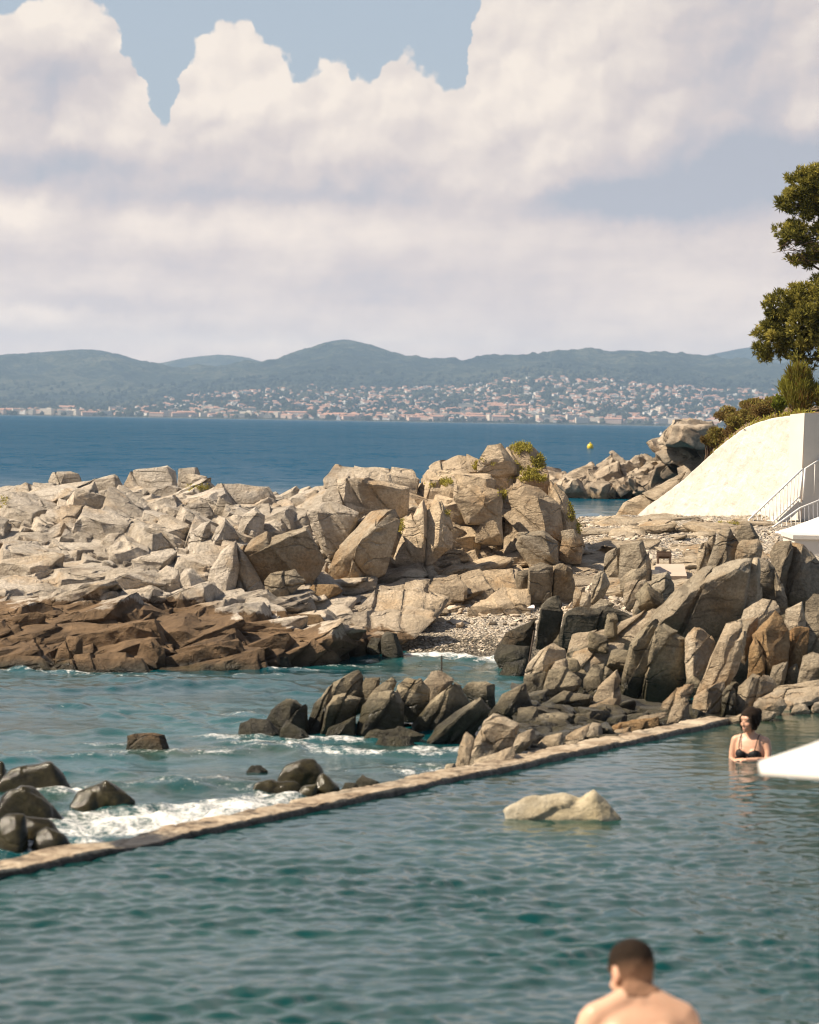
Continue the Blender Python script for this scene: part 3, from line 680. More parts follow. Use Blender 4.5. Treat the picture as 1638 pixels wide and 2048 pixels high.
for a in [(300, 1645, 1.15, .75, 0.86, wang * .4), (430, 1620, .9, .55, 0.82, wang), (210, 1660, .8, .5, 0.66), (540, 1600, .6, .4, 0.66, wang), (150, 1700, .9, .5, .62), (120, 1590, .5, .35, .7), (350, 1570, .9, .5, .42),
          (880, 1316, 1.1, .30, 0.82), (960, 1320, .7, .28, 0.74), (800, 1312, .5, .25, .5), (700, 1500, 1.6, .22, .55), (800, 1506, 1.2, .2, .62), (900, 1500, .7, .3, .62), (640, 1482, .6, .2, .7), (720, 1480, .6, .2, .6),
          (560, 1490, .8, .2, .62), (470, 1478, .5, .4, .6), (330, 1503, 1.2, .25, .40), (240, 1490, .6, .2, .45), (380, 1505, .7, .16, .55), (620, 1585, .9, .25, .5), (520, 1612, .4, .3, .75), (700, 1330, 1.0, .2, .35),
          (30, 1510, 1.5, .4, .3), (470, 1430, 2.0, .5, .32), (250, 1420, 2.0, .5, .25), (1000, 1420, .6, .5, .5), (860, 1540, 1.2, .5, .38), (300, 1350, 2, .12, .5), (100, 1343, 2, .12, .5), (560, 1338, 1, .12, .5)]:
    spot(foam, *a)
for a in [(400, 1505, 1.6, .7, 0.74), (480, 1570, 2.2, .9, 0.66), (800, 1540, 2.0, 1.0, .75), (900, 1330, 2.0, 1.0, .5), (620, 1360, 1.6, .5, .3), (250, 1590, 2.2, 1.0, 0.66), (60, 1640, 2, 1.2, .7), (600, 1500, 2, .8, .5), (200, 1480, 3, 1.6, .25)]:
    spot(shal, *a)
v[:, 2] += .05 * np.clip(foam, 0, 1) * (1 + 2.2 * fbm(v * [1, 1, 0], 2.6, 4, seed=77))
keep = wall_side(v[:, :2]) > .16
q = grid_faces(nr, nc, keep); vv, qq, u = compact(v, q)
me = np_mesh("sea", vv, qq); attr(me, 'foam', foam[u]); attr(me, 'shallow', shal[u])
sea = link('sea', me, M['sea']); tag(sea, 'blue green sea running from the rocks to the far shore', 'sea', kind='structure')
# pool
v, nr, nc, sp = water_grid(12.2, 35.0, 760, .5, 460, .16)
h = waves(v[:, :2], sp, [(1.6, .003, 1.9, .5, 8), (.8, .0038, 1.75, .55, 14), (.42, .0062, 1.6, .6, 24), (.23, .0060, 1.6, .8, 28), (.13, .0028, 1.6, 1.1, 22)], 9)
lump = fbm(v * [1, 1, 0], .4, 3, seed=41)
calm = np.clip((30.5 - v[:, 1]) / 12.5, .20, 1)
v[:, 2] = h * np.clip(1 + 1.4 * lump, .35, 2) * calm
keep = wall_side(v[:, :2]) < .2
shal = np.zeros(len(v))
def spot2(px, py, rx, ry, amt):
    c = G(px, py, 0); d = v[:, :2] - c[:2]; np.maximum(shal, amt * np.exp(-((d[:, 0] / rx) ** 2 + (d[:, 1] / ry) ** 2)), out=shal)
spot2(1130, 1655, .55, .5, 0.74); spot2(1560, 1450, 1.1, 1.6, 0.66); spot2(870, 1600, .3, .3, .6)
q = grid_faces(nr, nc, keep); vv, qq, u = compact(v, q)
me = np_mesh("pool_water", vv, qq); attr(me, 'shallow', shal[u])
pool = link('pool_water', me, M['pool_water']); tag(pool, 'rippled dark green water of the sea pool', 'pool water', kind='structure')

# low stone wall between pool and sea: a slab with broken edges
L = np.linalg.norm(WB - WA)
ns, nw = 560, 26
ss = np.linspace(-6, L + .3, ns); ww = np.linspace(0, 1, nw)
S_, W_ = np.meshgrid(ss, ww, indexing='ij')
width = np.interp(ss, [-6, 0, 4, 8, L], [.33, .33, .33, .35, .31])
sec_o = np.interp(ww, [0, .12, .2, .80, .9, 1], [-.0, -.0, .03, .97, 1.0, 1.02]); sec_z = np.interp(ww, [0, .12, .2, .8, .9, 1], [-.6, .018, .064, .060, .0, -.6])
off = width[:, None] * sec_o[None, :]; zz = np.broadcast_to(sec_z, off.shape).copy()
pt = np.stack([WA[0] + WD[0] * S_ + WN[0] * off, WA[1] + WD[1] * S_ + WN[1] * off, zz], -1).reshape(-1, 3)
edge_n = fbm(pt * [1, 1, .3], 1.5, 5, gain=.6, seed=61); topm = (pt[:, 2] > .0)
pt[:, 0] += WN[0] * edge_n * .075; pt[:, 1] += WN[1] * edge_n * .075
f1, f2, cid, _t = worley(pt * [1.9, 1.9, .6], 3); pt[:, 2] += topm * ((cid - .5) * .014 - .012 * np.exp(-((f2 - f1) / .06) ** 2) + .018 * fbm(pt, 3, 4, seed=62) - .012)
# one low, washed-over stretch near the left
sl_ = S_.ravel(); pt[:, 2] -= topm * .035 * np.exp(-((sl_ - 1.75) / .42) ** 2)
mt, t = material('pool_wall_stone'); p = t.pos()
n1 = t.noise(p, 2.2, 9, .65); n2 = t.noise(p, 14, 7, .65)
c = t.ramp(t.add(t.mul(n1, .6), t.mul(n2, .4)), [(.36, (.10, .07, .042)), (.46, (.30, .225, .15)), (.58, (.50, .41, .295))])
x, y, z = t.xyz(p); f = t.rng(t.add(z, t.mul(t.sub(n2, .5), .05)), .046, .026, 0, 1)
c = t.mix(f, c, (.022, .018, .012, 1))
t.out(t.pbsdf(c, t.mixf(f, .85, .35), .3, t.bump(t.add(n1, t.mul(n2, .5)), .8, .05))); M['wall_stone'] = mt
pw = link('pool_wall', np_mesh("pool_wall", pt, grid_faces(ns, nw)[:, ::-1]), M['wall_stone']); tag(pw, 'low weathered stone wall running between the pool and the open sea', 'wall')
# ------------------------------------------------------------------ rocks traced one by one
CROP = {'A': (0, 900, 3.0), 'B': (500, 860, 3.0), 'C': (980, 1040, 3.0), 'D': (1092, 820, 3.0), 'E': (1365, 1030, 4.549), 'F': (440, 1270, 3.0), 'G': (0, 1440, 3.0), 'Q': (780, 840, 1.909), 'X': (0, 0, 1.0)}
def pts(crop, s):
    ox, oy, k = CROP[crop]
    a = np.array([[float(c) for c in w.split(',')] for w in s.split()]); return np.stack([a[:, 0] / k + ox, a[:, 1] / k + oy], 1)
def hull_from(crop, D, poly, ridge=None, t=None, lean=.25, back=None, drop=.18, seed=0):
    r = np.random.default_rng(seed); p = pts(crop, poly); mpp = D / F
    w = np.ptp(p[:, 0]) * mpp; h = np.ptp(p[:, 1]) * mpp; c = p.mean(0); ymax = p[:, 1].max()
    t = (.30 * min(w, h)) if t is None else t; back = max(.25, .8 * min(w, max(h, .3 * w))) if back is None else back
    hh = (ymax - p[:, 1]) * mpp; Dp = D + lean * hh; out = [P(p[:, 0], p[:, 1], Dp)]
    if ridge:
        q = pts(crop, ridge); out.append(P(q[:, 0], q[:, 1], D + lean * (ymax - q[:, 1]) * mpp - t))
    else:
        q = c + np.array([[.16, -.12], [.22, .22], [-.12, .25]]) * np.ptp(p, axis=0) * r.uniform(.5, 1.2, (3, 2))
        out.append(P(q[:, 0], q[:, 1], D + lean * (ymax - q[:, 1]) * mpp - t * np.array([.8, .9, .7])))
    b = c + (p - c) * .78; b[:, 1] += .06 * np.ptp(p[:, 1]); out.append(P(b[:, 0], b[:, 1], Dp + back))
    low = p[p[:, 1] > c[1] + .1 * np.ptp(p[:, 1])]
    for dd in (0, back * .8):
        l = P(low[:, 0], low[:, 1], D + dd + 0 * low[:, 0]); l[:, 2] -= drop; out.append(l)
    return chull(np.vstack(out))
NROCK = 0
BED = {'A': (.75, -.25, .55), 'B': (.75, -.3, .5), 'C': (.82, -.25, -.5), 'D': (.5, -.3, .8), 'E': (.9, -.25, -.35), 'F': (.85, -.2, -.5), 'G': (.6, 0, .8), 'Q': (.6, -.3, .7), 'X': (.7, -.3, .6)}
def rock(name, label, crop, D, mat, hulls, group=None, vox=None, amp=.02, block=0.0027, smooth=1, fine=.007, cat='rock', bscale=1.5, facet=.035, slabs=None, bed=None, **kw):
    """hulls: list of (poly, ridge) strings; several hulls fuse into one rock"""
    global NROCK; NROCK += 1
    sp = Soup(); pile = Pile()
    for k, hdef in enumerate(hulls):
        poly, ridge = hdef[0], (hdef[1] if len(hdef) > 1 else None); kk = dict(kw)
        if len(hdef) > 2: kk.update(hdef[2])
        dd = kk.pop('dD', 0)
        v, f = hull_from(crop, D + dd, poly, ridge, seed=NROCK * 7 + k, **kk); rr = np.random.default_rng(NROCK * 31 + k); size = np.ptp(v, axis=0)
        if mat in ('wet', 'pool'): cm_ = v.mean(0); sp.add(cm_ + (v - cm_) * (1.25 if crop == 'G' else 1.1 if mat == 'wet' else 1.0), f); continue
        big = max(size[0], size[2]); ns_ = slabs or (1 if big < .5 else 2 if big < 1.3 else 3)
        for h_ in broken(v, f, rr, bed or BED[crop], ns_, .012 + .02 * big, .06 * big, 4 if big > .4 else 3, (.84, .96), .93): pile.add(*h_)
    if sp.n: me = refine(remesh(sp.mesh(name), vox or max(.016, D * .00062)), amp, block, NROCK * 13, smooth, bscale, fine, tilt=(.3 + .7 * math.sin(NROCK), .5), facet=facet); attr(me, 'tone', np.full(len(me.vertices), .5))
    else: me = solid_mesh(name, pile.h, max(.03, D * .0011), min(.05, .012 + amp), fine * 2.0, seed=NROCK * 13)
    co = get_co(me); o0 = np.array([co[:, 0].mean(), co[:, 1].mean(), co[:, 2].min()]); set_co(me, co - o0)
    o = link(name, me, M[mat], loc=o0); tag(o, label, cat, group); return o
def union(crop, D, *hulls, **kw):
    """bedrock: fuse into the headland"""
    for k, hdef in enumerate(hulls):
        kk = dict(kw)
        if len(hdef) > 2: kk.update(hdef[2])
        v, f = hull_from(crop, D - .35 + kk.pop('dD', 0), hdef[0], hdef[1] if len(hdef) > 1 else None, seed=len(headland_soup.h) + k, **kk)
        rr = np.random.default_rng(len(headland_soup.h)); big = np.ptp(v, axis=0)[[0, 2]].max()
        for h_ in broken(v, f, rr, BED[crop], 2 if big < .9 else 4 if big < 2 else 5, .03, .06 * min(big, 1.5), 4, (.82, .96)): headland_soup.add(*h_)

# --- bedrock of the headland
union('A', 48.4, ('280,310 370,245 500,250 600,310 610,350 430,335',)); union('A', 49, ('-30,300 180,205 340,210 350,240 200,330 60,370 -30,370',))
union('A', 46, ('1415,470 1440,390 1520,330 1585,380 1570,440 1450,500', '1540,350 1450,480'))
union('A', 45, ('1110,690 1130,540 1210,450 1260,440 1250,600 1180,680', '1230,470 1200,600'), ('1250,600 1290,470 1340,420 1400,480 1430,530 1310,600', '1350,450 1290,560'))
union('A', 43, ('590,880 600,740 720,705 870,740 900,830 880,860 680,870', '700,740 870,780', dict(lean=.7)), ('880,860 900,760 1010,700 1080,730 1090,800 1050,850', '930,760 1050,800', dict(lean=.5)), ('1060,800 1100,710 1150,720 1220,800 1235,860 1160,910', '1130,740 1150,860'))
union('A', 45, ('800,620 860,510 960,485 1000,560 930,640 830,660', '920,500 900,620'), ('840,700 880,600 960,600 990,640 940,720', '930,620 900,700'), ('930,720 1000,560 1060,640 1050,700', None, dict(dD=.3)))
union('A', 44.5, ('300,700 400,600 500,570 560,600 490,740 400,760', '470,590 450,720'), ('480,750 540,600 610,640 590,770', '560,620 540,740'), ('600,700 620,590 720,550 790,620 780,690 680,730', '700,580 720,690'), ('110,690 170,610 225,660 215,740 130,750',))
union('A', 40.4, ('-40,1150 -40,1040 290,1000 400,1050 420,1100 330,1130 130,1180', '380,1060 150,1160', dict(lean=.9)), ('480,1100 560,1010 760,1050 740,1110 560,1110', None, dict(lean=.8)), ('700,1110 930,970 930,1020 740,1120', None, dict(lean=.8)))
union('A', 38.9, ('830,1230 850,1150 920,1140 990,1210 1000,1260 900,1300 870,1270',), ('330,1190 390,1110 480,1110 490,1180 420,1230',))
union('A', 42.2, ('220,940 330,830 590,850 600,900 440,970 260,960', '340,850 580,870', dict(lean=-.1)), ('1030,960 1080,850 1170,930 1110,960', '1080,860 1120,940', dict(lean=0)), ('600,960 650,890 1000,880 1010,960 700,1000', '620,890 1000,880', dict(lean=-.2)))
union('A', 42.3, ('1130,990 1230,935 1340,960 1350,1020 1200,1040',), ('1340,1040 1360,960 1500,930 1640,950 1630,1020 1450,1060',))
union('A', 38.2, ('430,1330 450,1260 560,1240 840,1250 880,1330 700,1345', None, dict(lean=.6)), ('-30,1300 60,1230 250,1230 300,1310', None, dict(lean=.7)))
union('B', 45.6, ('365,580 330,480 430,420 560,490 655,500 650,570 560,650 470,700 430,640', '400,500 640,510'))
union('B', 49, ('430,290 500,210 830,230 840,255 990,255 1010,320 900,335 640,285', None, dict(lean=1.2)))
union('B', 46.2, ('820,830 930,570 1040,410 1060,480 1060,740 900,800', '1040,480 1040,720'), ('1050,740 1050,470 1140,400 1220,560 1200,650 1090,740', '1150,470 1130,700'))
union('B', 48.2, ('1215,380 1240,265 1450,260 1490,300 1470,430 1420,450 1230,400', '1260,275 1440,275 1430,430'))
union('B', 49.6, ('1020,270 1110,200 1250,140 1370,190 1400,260 1240,280 1220,360 1050,330', None, dict(lean=.9)), ('1360,200 1420,95 1500,85 1560,160 1600,200 1500,230',))
union('Q', 48, ('430,470 435,290 470,230 560,260 600,320 650,330 660,440 640,500 560,490', '560,300 600,480', dict(back=2.2)), ('600,330 605,225 660,280 700,360 738,470 700,500 650,440', '650,300 690,470', dict(dD=.5, back=1.5)))
union('Q', 50, ('400,210 450,110 505,82 560,110 590,150 597,200 480,240', '520,110 560,190', dict(back=1.6)), ('320,240 360,180 470,170 480,240', None, dict(dD=-.3)), ('480,260 500,200 600,190 605,250', None, dict(dD=-.8)))
union('Q', 47.4, ('240,300 300,240 430,270 430,360 300,360',), ('330,430 390,340 430,350 435,440', '400,360 420,430'))
union('Q', 44.8, ('0,640 200,590 480,560 500,640 250,720', None, dict(lean=1.6, t=.1)), ('300,720 420,640 540,640 540,720', None, dict(lean=1.4, t=.1, dD=-.8)))
union('B', 43, ('200,1090 250,1020 460,1010 650,1010 560,1090', None, dict(lean=1.5, t=.08)), ('640,1100 760,980 1000,960 1200,1000 1100,1080 760,1120', None, dict(lean=1.6, t=.1)), ('700,960 900,870 1250,880 1300,960 900,980', None, dict(lean=1.5, t=.1, dD=1.6)))
union('B', 42, ('480,1200 560,1120 830,1085 960,1080 1130,1130 1000,1180 880,1215 600,1240', None, dict(lean=1.3)))
hm = solid_mesh('rocky_headland', headland_soup.h, .085, .045, .022, extra=base_sheet, seed=3)
hl = link('rocky_headland', hm, M['pale']); tag(hl, 'jointed rocky headland, pale on top and brown along the waterline', 'headland', kind='structure')

# --- separate boulders and blocks on the headland
rock('boulder', 'pale boulder with one dark square face, leftmost on the skyline of the headland', 'A', 49.50, 'pale', [('285,190 300,145 440,135 490,150 515,210 490,255 360,245', '400,150 355,240')])
rock('boulder', 'cracked pale boulder on the skyline right of the dark faced one', 'A', 49.00, 'pale', [('495,250 560,180 690,140 730,200 760,290 700,310 540,280', '690,155 705,300')])
rock('boulder', 'largest smooth rounded boulder on top of the left headland', 'A', 49.50, 'pale', [('740,230 790,125 1010,92 1060,130 1075,215 1000,260 860,300 760,300', '1005,105 1055,215')], block=0.0054)
rock('boulder', 'small flat stone behind the largest rounded boulder on the skyline', 'A', 50.70, 'pale', [('1060,110 1175,105 1195,145 1180,190 1070,190',)])
rock('boulder', 'small rounded boulder with green tuft below, right of the largest boulder', 'A', 48.90, 'pale', [('1085,185 1130,140 1240,160 1262,200 1200,235 1100,225',)])
rock('boulder', 'broad low whaleback boulder right of the tufted one on the ridge', 'A', 47.90, 'pale', [('1240,260 1290,195 1440,195 1600,210 1640,280 1560,350 1380,360 1280,370',)], block=0.0054)
rock('rock_block', 'pale cube shaped block with a yellowish side below the ridge', 'A', 46.50, 'pale', [('1030,410 1090,330 1250,315 1300,385 1210,425 1170,420', '1140,345 1170,415')], block=0.0027)
rock('rock_block', 'square pale block with a dark right side in the middle of the left headland', 'A', 46.50, 'pale', [('595,440 640,320 780,305 805,385 760,415 650,440', '745,322 752,415')], block=0.0045)
rock('boulder', 'tall split pale boulder shaped like a shell above the brown shelf', 'A', 43.00, 'pale', [('1240,880 1250,760 1330,620 1420,545 1440,690 1390,860', '1400,570 1390,720 1360,860'), ('1390,870 1420,560 1480,640 1530,740 1590,830 1440,895', '1450,640 1500,800', dict(dD=.15))])
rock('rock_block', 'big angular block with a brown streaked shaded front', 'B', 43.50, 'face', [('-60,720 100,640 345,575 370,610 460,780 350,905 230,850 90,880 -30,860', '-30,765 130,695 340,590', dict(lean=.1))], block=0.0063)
rock('boulder', 'low brown boulder at the foot of the streaked block', 'B', 42.70, 'face', [('90,910 130,860 270,830 345,900 200,945 110,960',)])
rock('rock_slab', 'long pale slab slanting down with a broken dark end', 'B', 44.50, 'tan', [('450,860 500,740 720,490 870,480 900,530 840,560 640,720 600,860', '840,495 640,700', dict(lean=.55)), ('600,870 640,700 850,500 900,540 880,650 820,800 700,870 640,890', '690,620 640,720', dict(dD=.12, lean=-.05))], block=0.0090)
rock('boulder', 'wide boulder with rust stained underside below the flat skyline slab', 'B', 46.50, 'pale', [('440,410 520,300 600,285 700,430 570,490 470,450', '590,300 560,470'), ('590,300 760,290 900,330 960,335 940,430 870,470 700,440', '640,300 900,345', dict(lean=-.15))])
rock('rock_block', 'ochre wedge lying on the pale slabs below the long slanting slab', 'B', 42.90, 'ochre', [('310,1000 370,930 510,930 550,970 430,1005', '500,935 480,990')], drop=.08)
rock('rock_block', 'grey block with a flat lit top at the foot of the grassy peak', 'Q', 46.8, 'face', [('470,480 490,430 590,420 640,470 640,510 540,540', '500,450 590,440 610,520')], block=0.0054)
rock('boulder', 'dark rounded rock in the corner where the grassy peak meets the beach', 'Q', 47.2, 'face', [('640,490 650,425 700,415 735,470 725,505 670,505',)])
rock('rock_block', 'brown tilted block above the waterline boulders of the headland', 'B', 41.00, 'brown', [('160,1200 170,1100 440,1100 480,1190 440,1230 280,1220', '440,1110 460,1200', dict(lean=.5))])
rock('boulder', 'dark brown weedy boulder at the end of the brown shelf', 'B', 40.70, 'brown', [('560,1330 570,1240 620,1228 690,1260 700,1370 590,1385',)])
rock('boulder', 'dark half sunk boulder nearest the small shingle cove', 'B', 40.50, 'dark', [('790,1250 830,1225 885,1240 925,1350 880,1368 800,1355', '860,1235 890,1340')])
rock('boulder', 'flat dark boulder left of the one nearest the shingle cove', 'B', 40.70, 'dark', [('705,1300 730,1250 785,1245 800,1355 740,1365',)])
rock('boulder', 'black wet rock at the tip of the brown shelf', 'B', 39.00, 'dark', [('0,1452 60,1390 230,1368 258,1425 120,1445',)])
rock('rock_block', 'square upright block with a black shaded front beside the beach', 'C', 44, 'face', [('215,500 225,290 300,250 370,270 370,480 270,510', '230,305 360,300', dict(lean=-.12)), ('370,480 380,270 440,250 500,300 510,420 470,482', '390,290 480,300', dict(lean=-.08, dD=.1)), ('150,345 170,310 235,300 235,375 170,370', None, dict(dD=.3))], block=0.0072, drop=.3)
rock('rock_pillar', 'upright square block of olive rock standing on the beach', 'C', 46, 'grey', [('695,260 700,190 760,150 785,140 790,310 770,300', '760,170 765,290', dict(dD=.1)), ('780,310 785,140 920,112 942,190 958,300 860,325', '900,130 930,300', dict(lean=.1))], block=0.0063, drop=.3)
rock('boulder', 'pointed grey boulder with a shaded side in front of the olive block', 'C', 43, 'grey', [('600,430 620,330 690,300 718,380 640,445', '680,320 650,430')])
rock('boulder', 'rounded grey boulder leaning against the foot of the olive block', 'C', 43.6, 'grey', [('780,365 850,300 935,288 942,330 835,378',)])
rock('boulder', 'pale boulder in the middle of the stone pile on the beach', 'C', 42, 'tan', [('800,450 810,390 900,370 942,350 950,390 900,440 840,482',)])
rock('boulder', 'pale oval boulder right of centre in the stone pile', 'C', 41.6, 'tan', [('880,480 900,420 950,390 967,450 920,502',)])
rock('boulder', 'small grey boulder lowest in the stone pile on the beach', 'C', 41.3, 'grey', [('860,530 880,480 920,480 925,535',)])
rock('rock_block', 'cracked upright grey block at the right of the stone pile', 'C', 42, 'grey', [('945,480 965,330 1060,310 1112,380 1100,450 1000,502', '1050,330 1030,480')])
rock('boulder', 'small cream stone beside the square upright block', 'C', 42.6, 'tan', [('490,462 510,410 562,415 542,472',)])
rock('boulder', 'small pointed stone right of the cream one', 'C', 42.4, 'tan', [('545,500 560,430 607,440 602,502',)])
rock('boulder', 'little flat stone between the cream stone and the stone pile', 'C', 42, 'grey', [('600,512 660,470 750,500 690,525',)], drop=.08)
# dark rocks at the right of the cove
rock('rock_block', 'dark block with a lit sloping top above the cove', 'C', 40, 'dark', [('270,700 290,520 330,470 400,460 440,540 410,690 330,725', '300,520 430,535', dict(lean=-.1))])
rock('boulder', 'long dark ridge of rock with a yellow lichen dot', 'C', 39.6, 'dark', [('410,690 440,560 520,520 720,540 860,600 740,640 560,650 480,700', '450,570 700,570')])
rock('boulder', 'dark rounded rock left of the block above the cove', 'C', 40.2, 'dark', [('60,740 90,660 280,580 265,690 240,740 100,735',)])
rock('boulder', 'black weed covered rock at the right edge of the cove water', 'C', 39.2, 'dark', [('15,810 60,735 230,740 225,840 90,870', None, dict(lean=.5))], amp=.06)
rock('boulder', 'low weedy rocks below the leaning stake', 'C', 38.4, 'dark', [('60,930 90,850 220,830 230,910 150,950', None, dict(lean=.5))], amp=.06)
# right outcrop
rock('rock_slab', 'pale elongated slab left of the dark fissured face', 'C', 36.6, 'tan', [('450,790 490,700 730,645 745,680 620,745 520,805', None, dict(lean=.6))])
rock('rock_slab', 'pale slab lying below the elongated one', 'C', 35.6, 'tan', [('455,870 490,790 620,755 800,760 790,830 660,872 560,905', None, dict(lean=.6))])
rock('rock_slab', 'smooth pale slab rising between the elongated slab and the giant leaning slab', 'C', 36.2, 'tan', [('650,765 730,650 850,610 960,540 1080,560 1000,640 870,680 820,750 720,775', None, dict(lean=.9))])
rock('rock_slab', 'giant leaning slab with a lit upper rim and a dark hollow front', 'C', 35.5, 'grey', [('960,610 1100,460 1270,290 1500,215 1580,213 1572,300 1525,470 1490,620 1350,700 1240,640 1110,630', '1090,560 1180,450 1280,365 1430,320 1565,240', dict(lean=.0, t=.36, back=1.0)), ('900,640 1000,530 1270,290 1290,360 1100,560', None, dict(lean=.7, dD=.1))], block=0.0063)
rock('rock_block', 'dark fissured rock face in the middle of the right outcrop', 'C', 34.5, 'cluster', [('770,1010 815,750 900,650 1000,570 1060,620 1010,900 900,1120 800,1060', '840,745 990,600', dict(lean=.05)), ('900,1130 960,760 1060,600 1200,690 1205,960 1140,1020 1050,1085 1000,1145', '980,640 1150,690', dict(lean=-.05, dD=-.1))], block=0.0158, amp=.05)
rock('boulder', 'rounded tan rock at the left shoulder of the right outcrop', 'C', 34, 'tan', [('210,900 290,790 370,735 450,770 462,830 350,885 260,915', '370,750 300,890')])
rock('boulder', 'small tan knob right of the left shoulder rock', 'C', 33.7, 'tan', [('360,905 390,840 450,830 465,875 400,910',)])
rock('boulder', 'large olive boulder with a lit crown and dark belly in the right outcrop', 'C', 33, 'cluster', [('300,1060 350,900 460,870 560,960 540,1010 430,1100 330,1090', '330,1010 540,985', dict(lean=.1)), ('200,1140 205,920 340,900 325,1060 300,1160 220,1150', '230,930 310,1050', dict(dD=.2)), ('560,960 620,870 700,870 690,940 600,1020', None, dict(dD=.4))])
rock('boulder', 'pointed tan boulder with a cleft, right of the olive boulder', 'C', 32.3, 'tan', [('610,1080 640,1010 752,903 775,960 792,1060 700,1122 640,1112', '745,925 740,1090')])
rock('boulder', 'cracked low boulder under the pointed tan one', 'C', 31.5, 'grey', [('550,1195 600,1110 720,1065 790,1080 765,1182 650,1205',)])
rock('rock_block', 'dark sloping rock mass at the foot of the olive boulder', 'C', 32, 'cluster', [('290,1310 300,1100 440,1020 610,1030 610,1090 540,1190 420,1300', '330,1100 600,1060', dict(lean=.0))], block=0.0135)
rock('rock_slab', 'grey slab slanting to the left behind the wallside boulder', 'C', 31.2, 'cluster', [('-20,1190 60,1050 200,980 240,1060 285,1180 190,1220', '200,1000 90,1160')])
rock('boulder', 'small grey rock fin by the dark sloping mass', 'C', 31, 'grey', [('400,1270 430,1200 520,1160 540,1180 430,1280',)])
rock('boulder', 'pale rock bench left of the tall standing slab', 'C', 31.6, 'tan', [('1000,1145 1040,1080 1130,1000 1225,980 1212,1040 1090,1105',)])
rock('rock_block', 'ochre capped grey block behind the tall standing slab', 'C', 34, 'tan', [('1190,970 1200,780 1165,700 1230,620 1360,710 1345,830 1280,940 1200,990', '1235,640 1215,760 1225,960')], block=0.0054)
rock('rock_pillar', 'tall pale standing slab with a rust edged right side', 'E', 32.4, 'tan', [('100,1660 240,1340 320,1120 360,1020 500,980 550,1090 560,1200 480,1350 390,1490 240,1570', '330,1130 540,1130 400,1480', dict(lean=.3)), ('60,1890 100,1640 240,1540 400,1480 390,1560 350,1700 310,1840 160,1900', '230,1560 210,1860', dict(dD=-.35))], block=0.0063)
rock('boulder', 'smooth cream boulder at the foot of the tall standing slab', 'C', 30.7, 'tan', [('1040,1260 1070,1130 1160,1060 1192,1090 1195,1200 1130,1250',)], block=0.0036)
rock('boulder', 'big rounded boulder resting on the outer edge of the pool wall', 'X', 26.8, 'tan', [('935,1538 950,1480 975,1440 995,1425 1042,1447 1036,1472 1010,1508 985,1525', '985,1440 1030,1455')], block=0.0036)
rock('boulder', 'narrow stone leaning on the big rounded boulder by the pool wall', 'X', 26.3, 'tan', [('905,1538 915,1500 930,1463 947,1475 937,1510 920,1542',)], block=0.0027)
rock('boulder', 'little round stone at the tip of the rocks on the pool wall', 'X', 25.9, 'grey', [('885,1545 889,1530 905,1528 911,1544',)], block=.0)
rock('boulder', 'flat stone under the big rounded boulder on the pool wall', 'X', 26.2, 'tan', [('940,1550 955,1520 1005,1512 1035,1490 1030,1520 985,1545',)], drop=.08)
for lab, D, po in [('white rounded stone beside the big boulder on the wall', 27.8, '130,1370 170,1300 270,1258 282,1312 200,1365'),
                   ('cream stone second from the big boulder along the wall', 28, '230,1395 330,1300 430,1288 442,1330 350,1375'),
                   ('pale humped stone in the row along the wall', 28.6, '430,1352 450,1290 560,1250 600,1218 562,1300 542,1342'),
                   ('upright egg shaped stone in the row along the wall', 29, '558,1332 580,1250 620,1213 672,1220 677,1290 650,1318'),
                   ('low pale stone lying before the row along the wall', 28.2, '405,1375 430,1330 540,1315 545,1350 470,1375'),
                   ('white flat stone right of the egg shaped stone', 29.6, '725,1300 760,1260 850,1250 855,1275 770,1305')]:
    rock('boulder', lab, 'C', D, 'tan', [(po,)], block=0.0027, drop=.08)
rock('rock_slab', 'orange flat slab stacked beside the pool wall', 'C', 30.2, 'ochre', [('740,1245 770,1210 900,1195 1040,1190 1040,1240 850,1258',)], drop=.06)
rock('rock_slab', 'thin cream slab lying on the orange one', 'C', 30.4, 'tan', [('860,1205 900,1175 1050,1160 1050,1185 980,1200',)], drop=.03)
rock('rock_slab', 'orange stone left of the stacked slabs', 'C', 29.8, 'ochre', [('680,1285 730,1235 780,1225 770,1275 700,1300',)], drop=.06)
bsp = Pile(); br = np.random.default_rng(99)
for crop, D, po in [('C', 33.2, '180,1180 230,960 420,880 620,900 800,1000 820,1180 560,1240 300,1330'), ('C', 35.6, '430,900 640,740 980,610 1300,460 1480,560 1500,900 1200,1100 800,1120 560,1000'), ('C', 36.6, '900,640 1300,330 1560,260 1720,300 1720,900 1300,1000'),
                    ('E', 34.2, '100,1500 300,1150 640,1000 960,1020 1320,1050 1320,1540 700,1650 350,1780 80,1850'), ('E', 36.6, '300,1000 640,500 900,420 1320,560 1320,1200 600,1300'), ('C', 38.5, '330,760 440,620 800,600 1000,560 900,760 500,800'), ('E', 32.2, '330,1830 600,1640 1320,1560 1320,1700 700,1790'),
                    ('C', 29.6, '200,1390 420,1290 700,1240 1050,1190 1080,1240 700,1330 330,1410')]:
    v, f = hull_from(crop, D + 1.3, po, None, t=.12, lean=.3, drop=.5, seed=len(bsp.h))
    for h_ in broken(v, f, br, BED[crop], 5, .04, .12, 4, (.8, .95)): bsp.add(*h_)
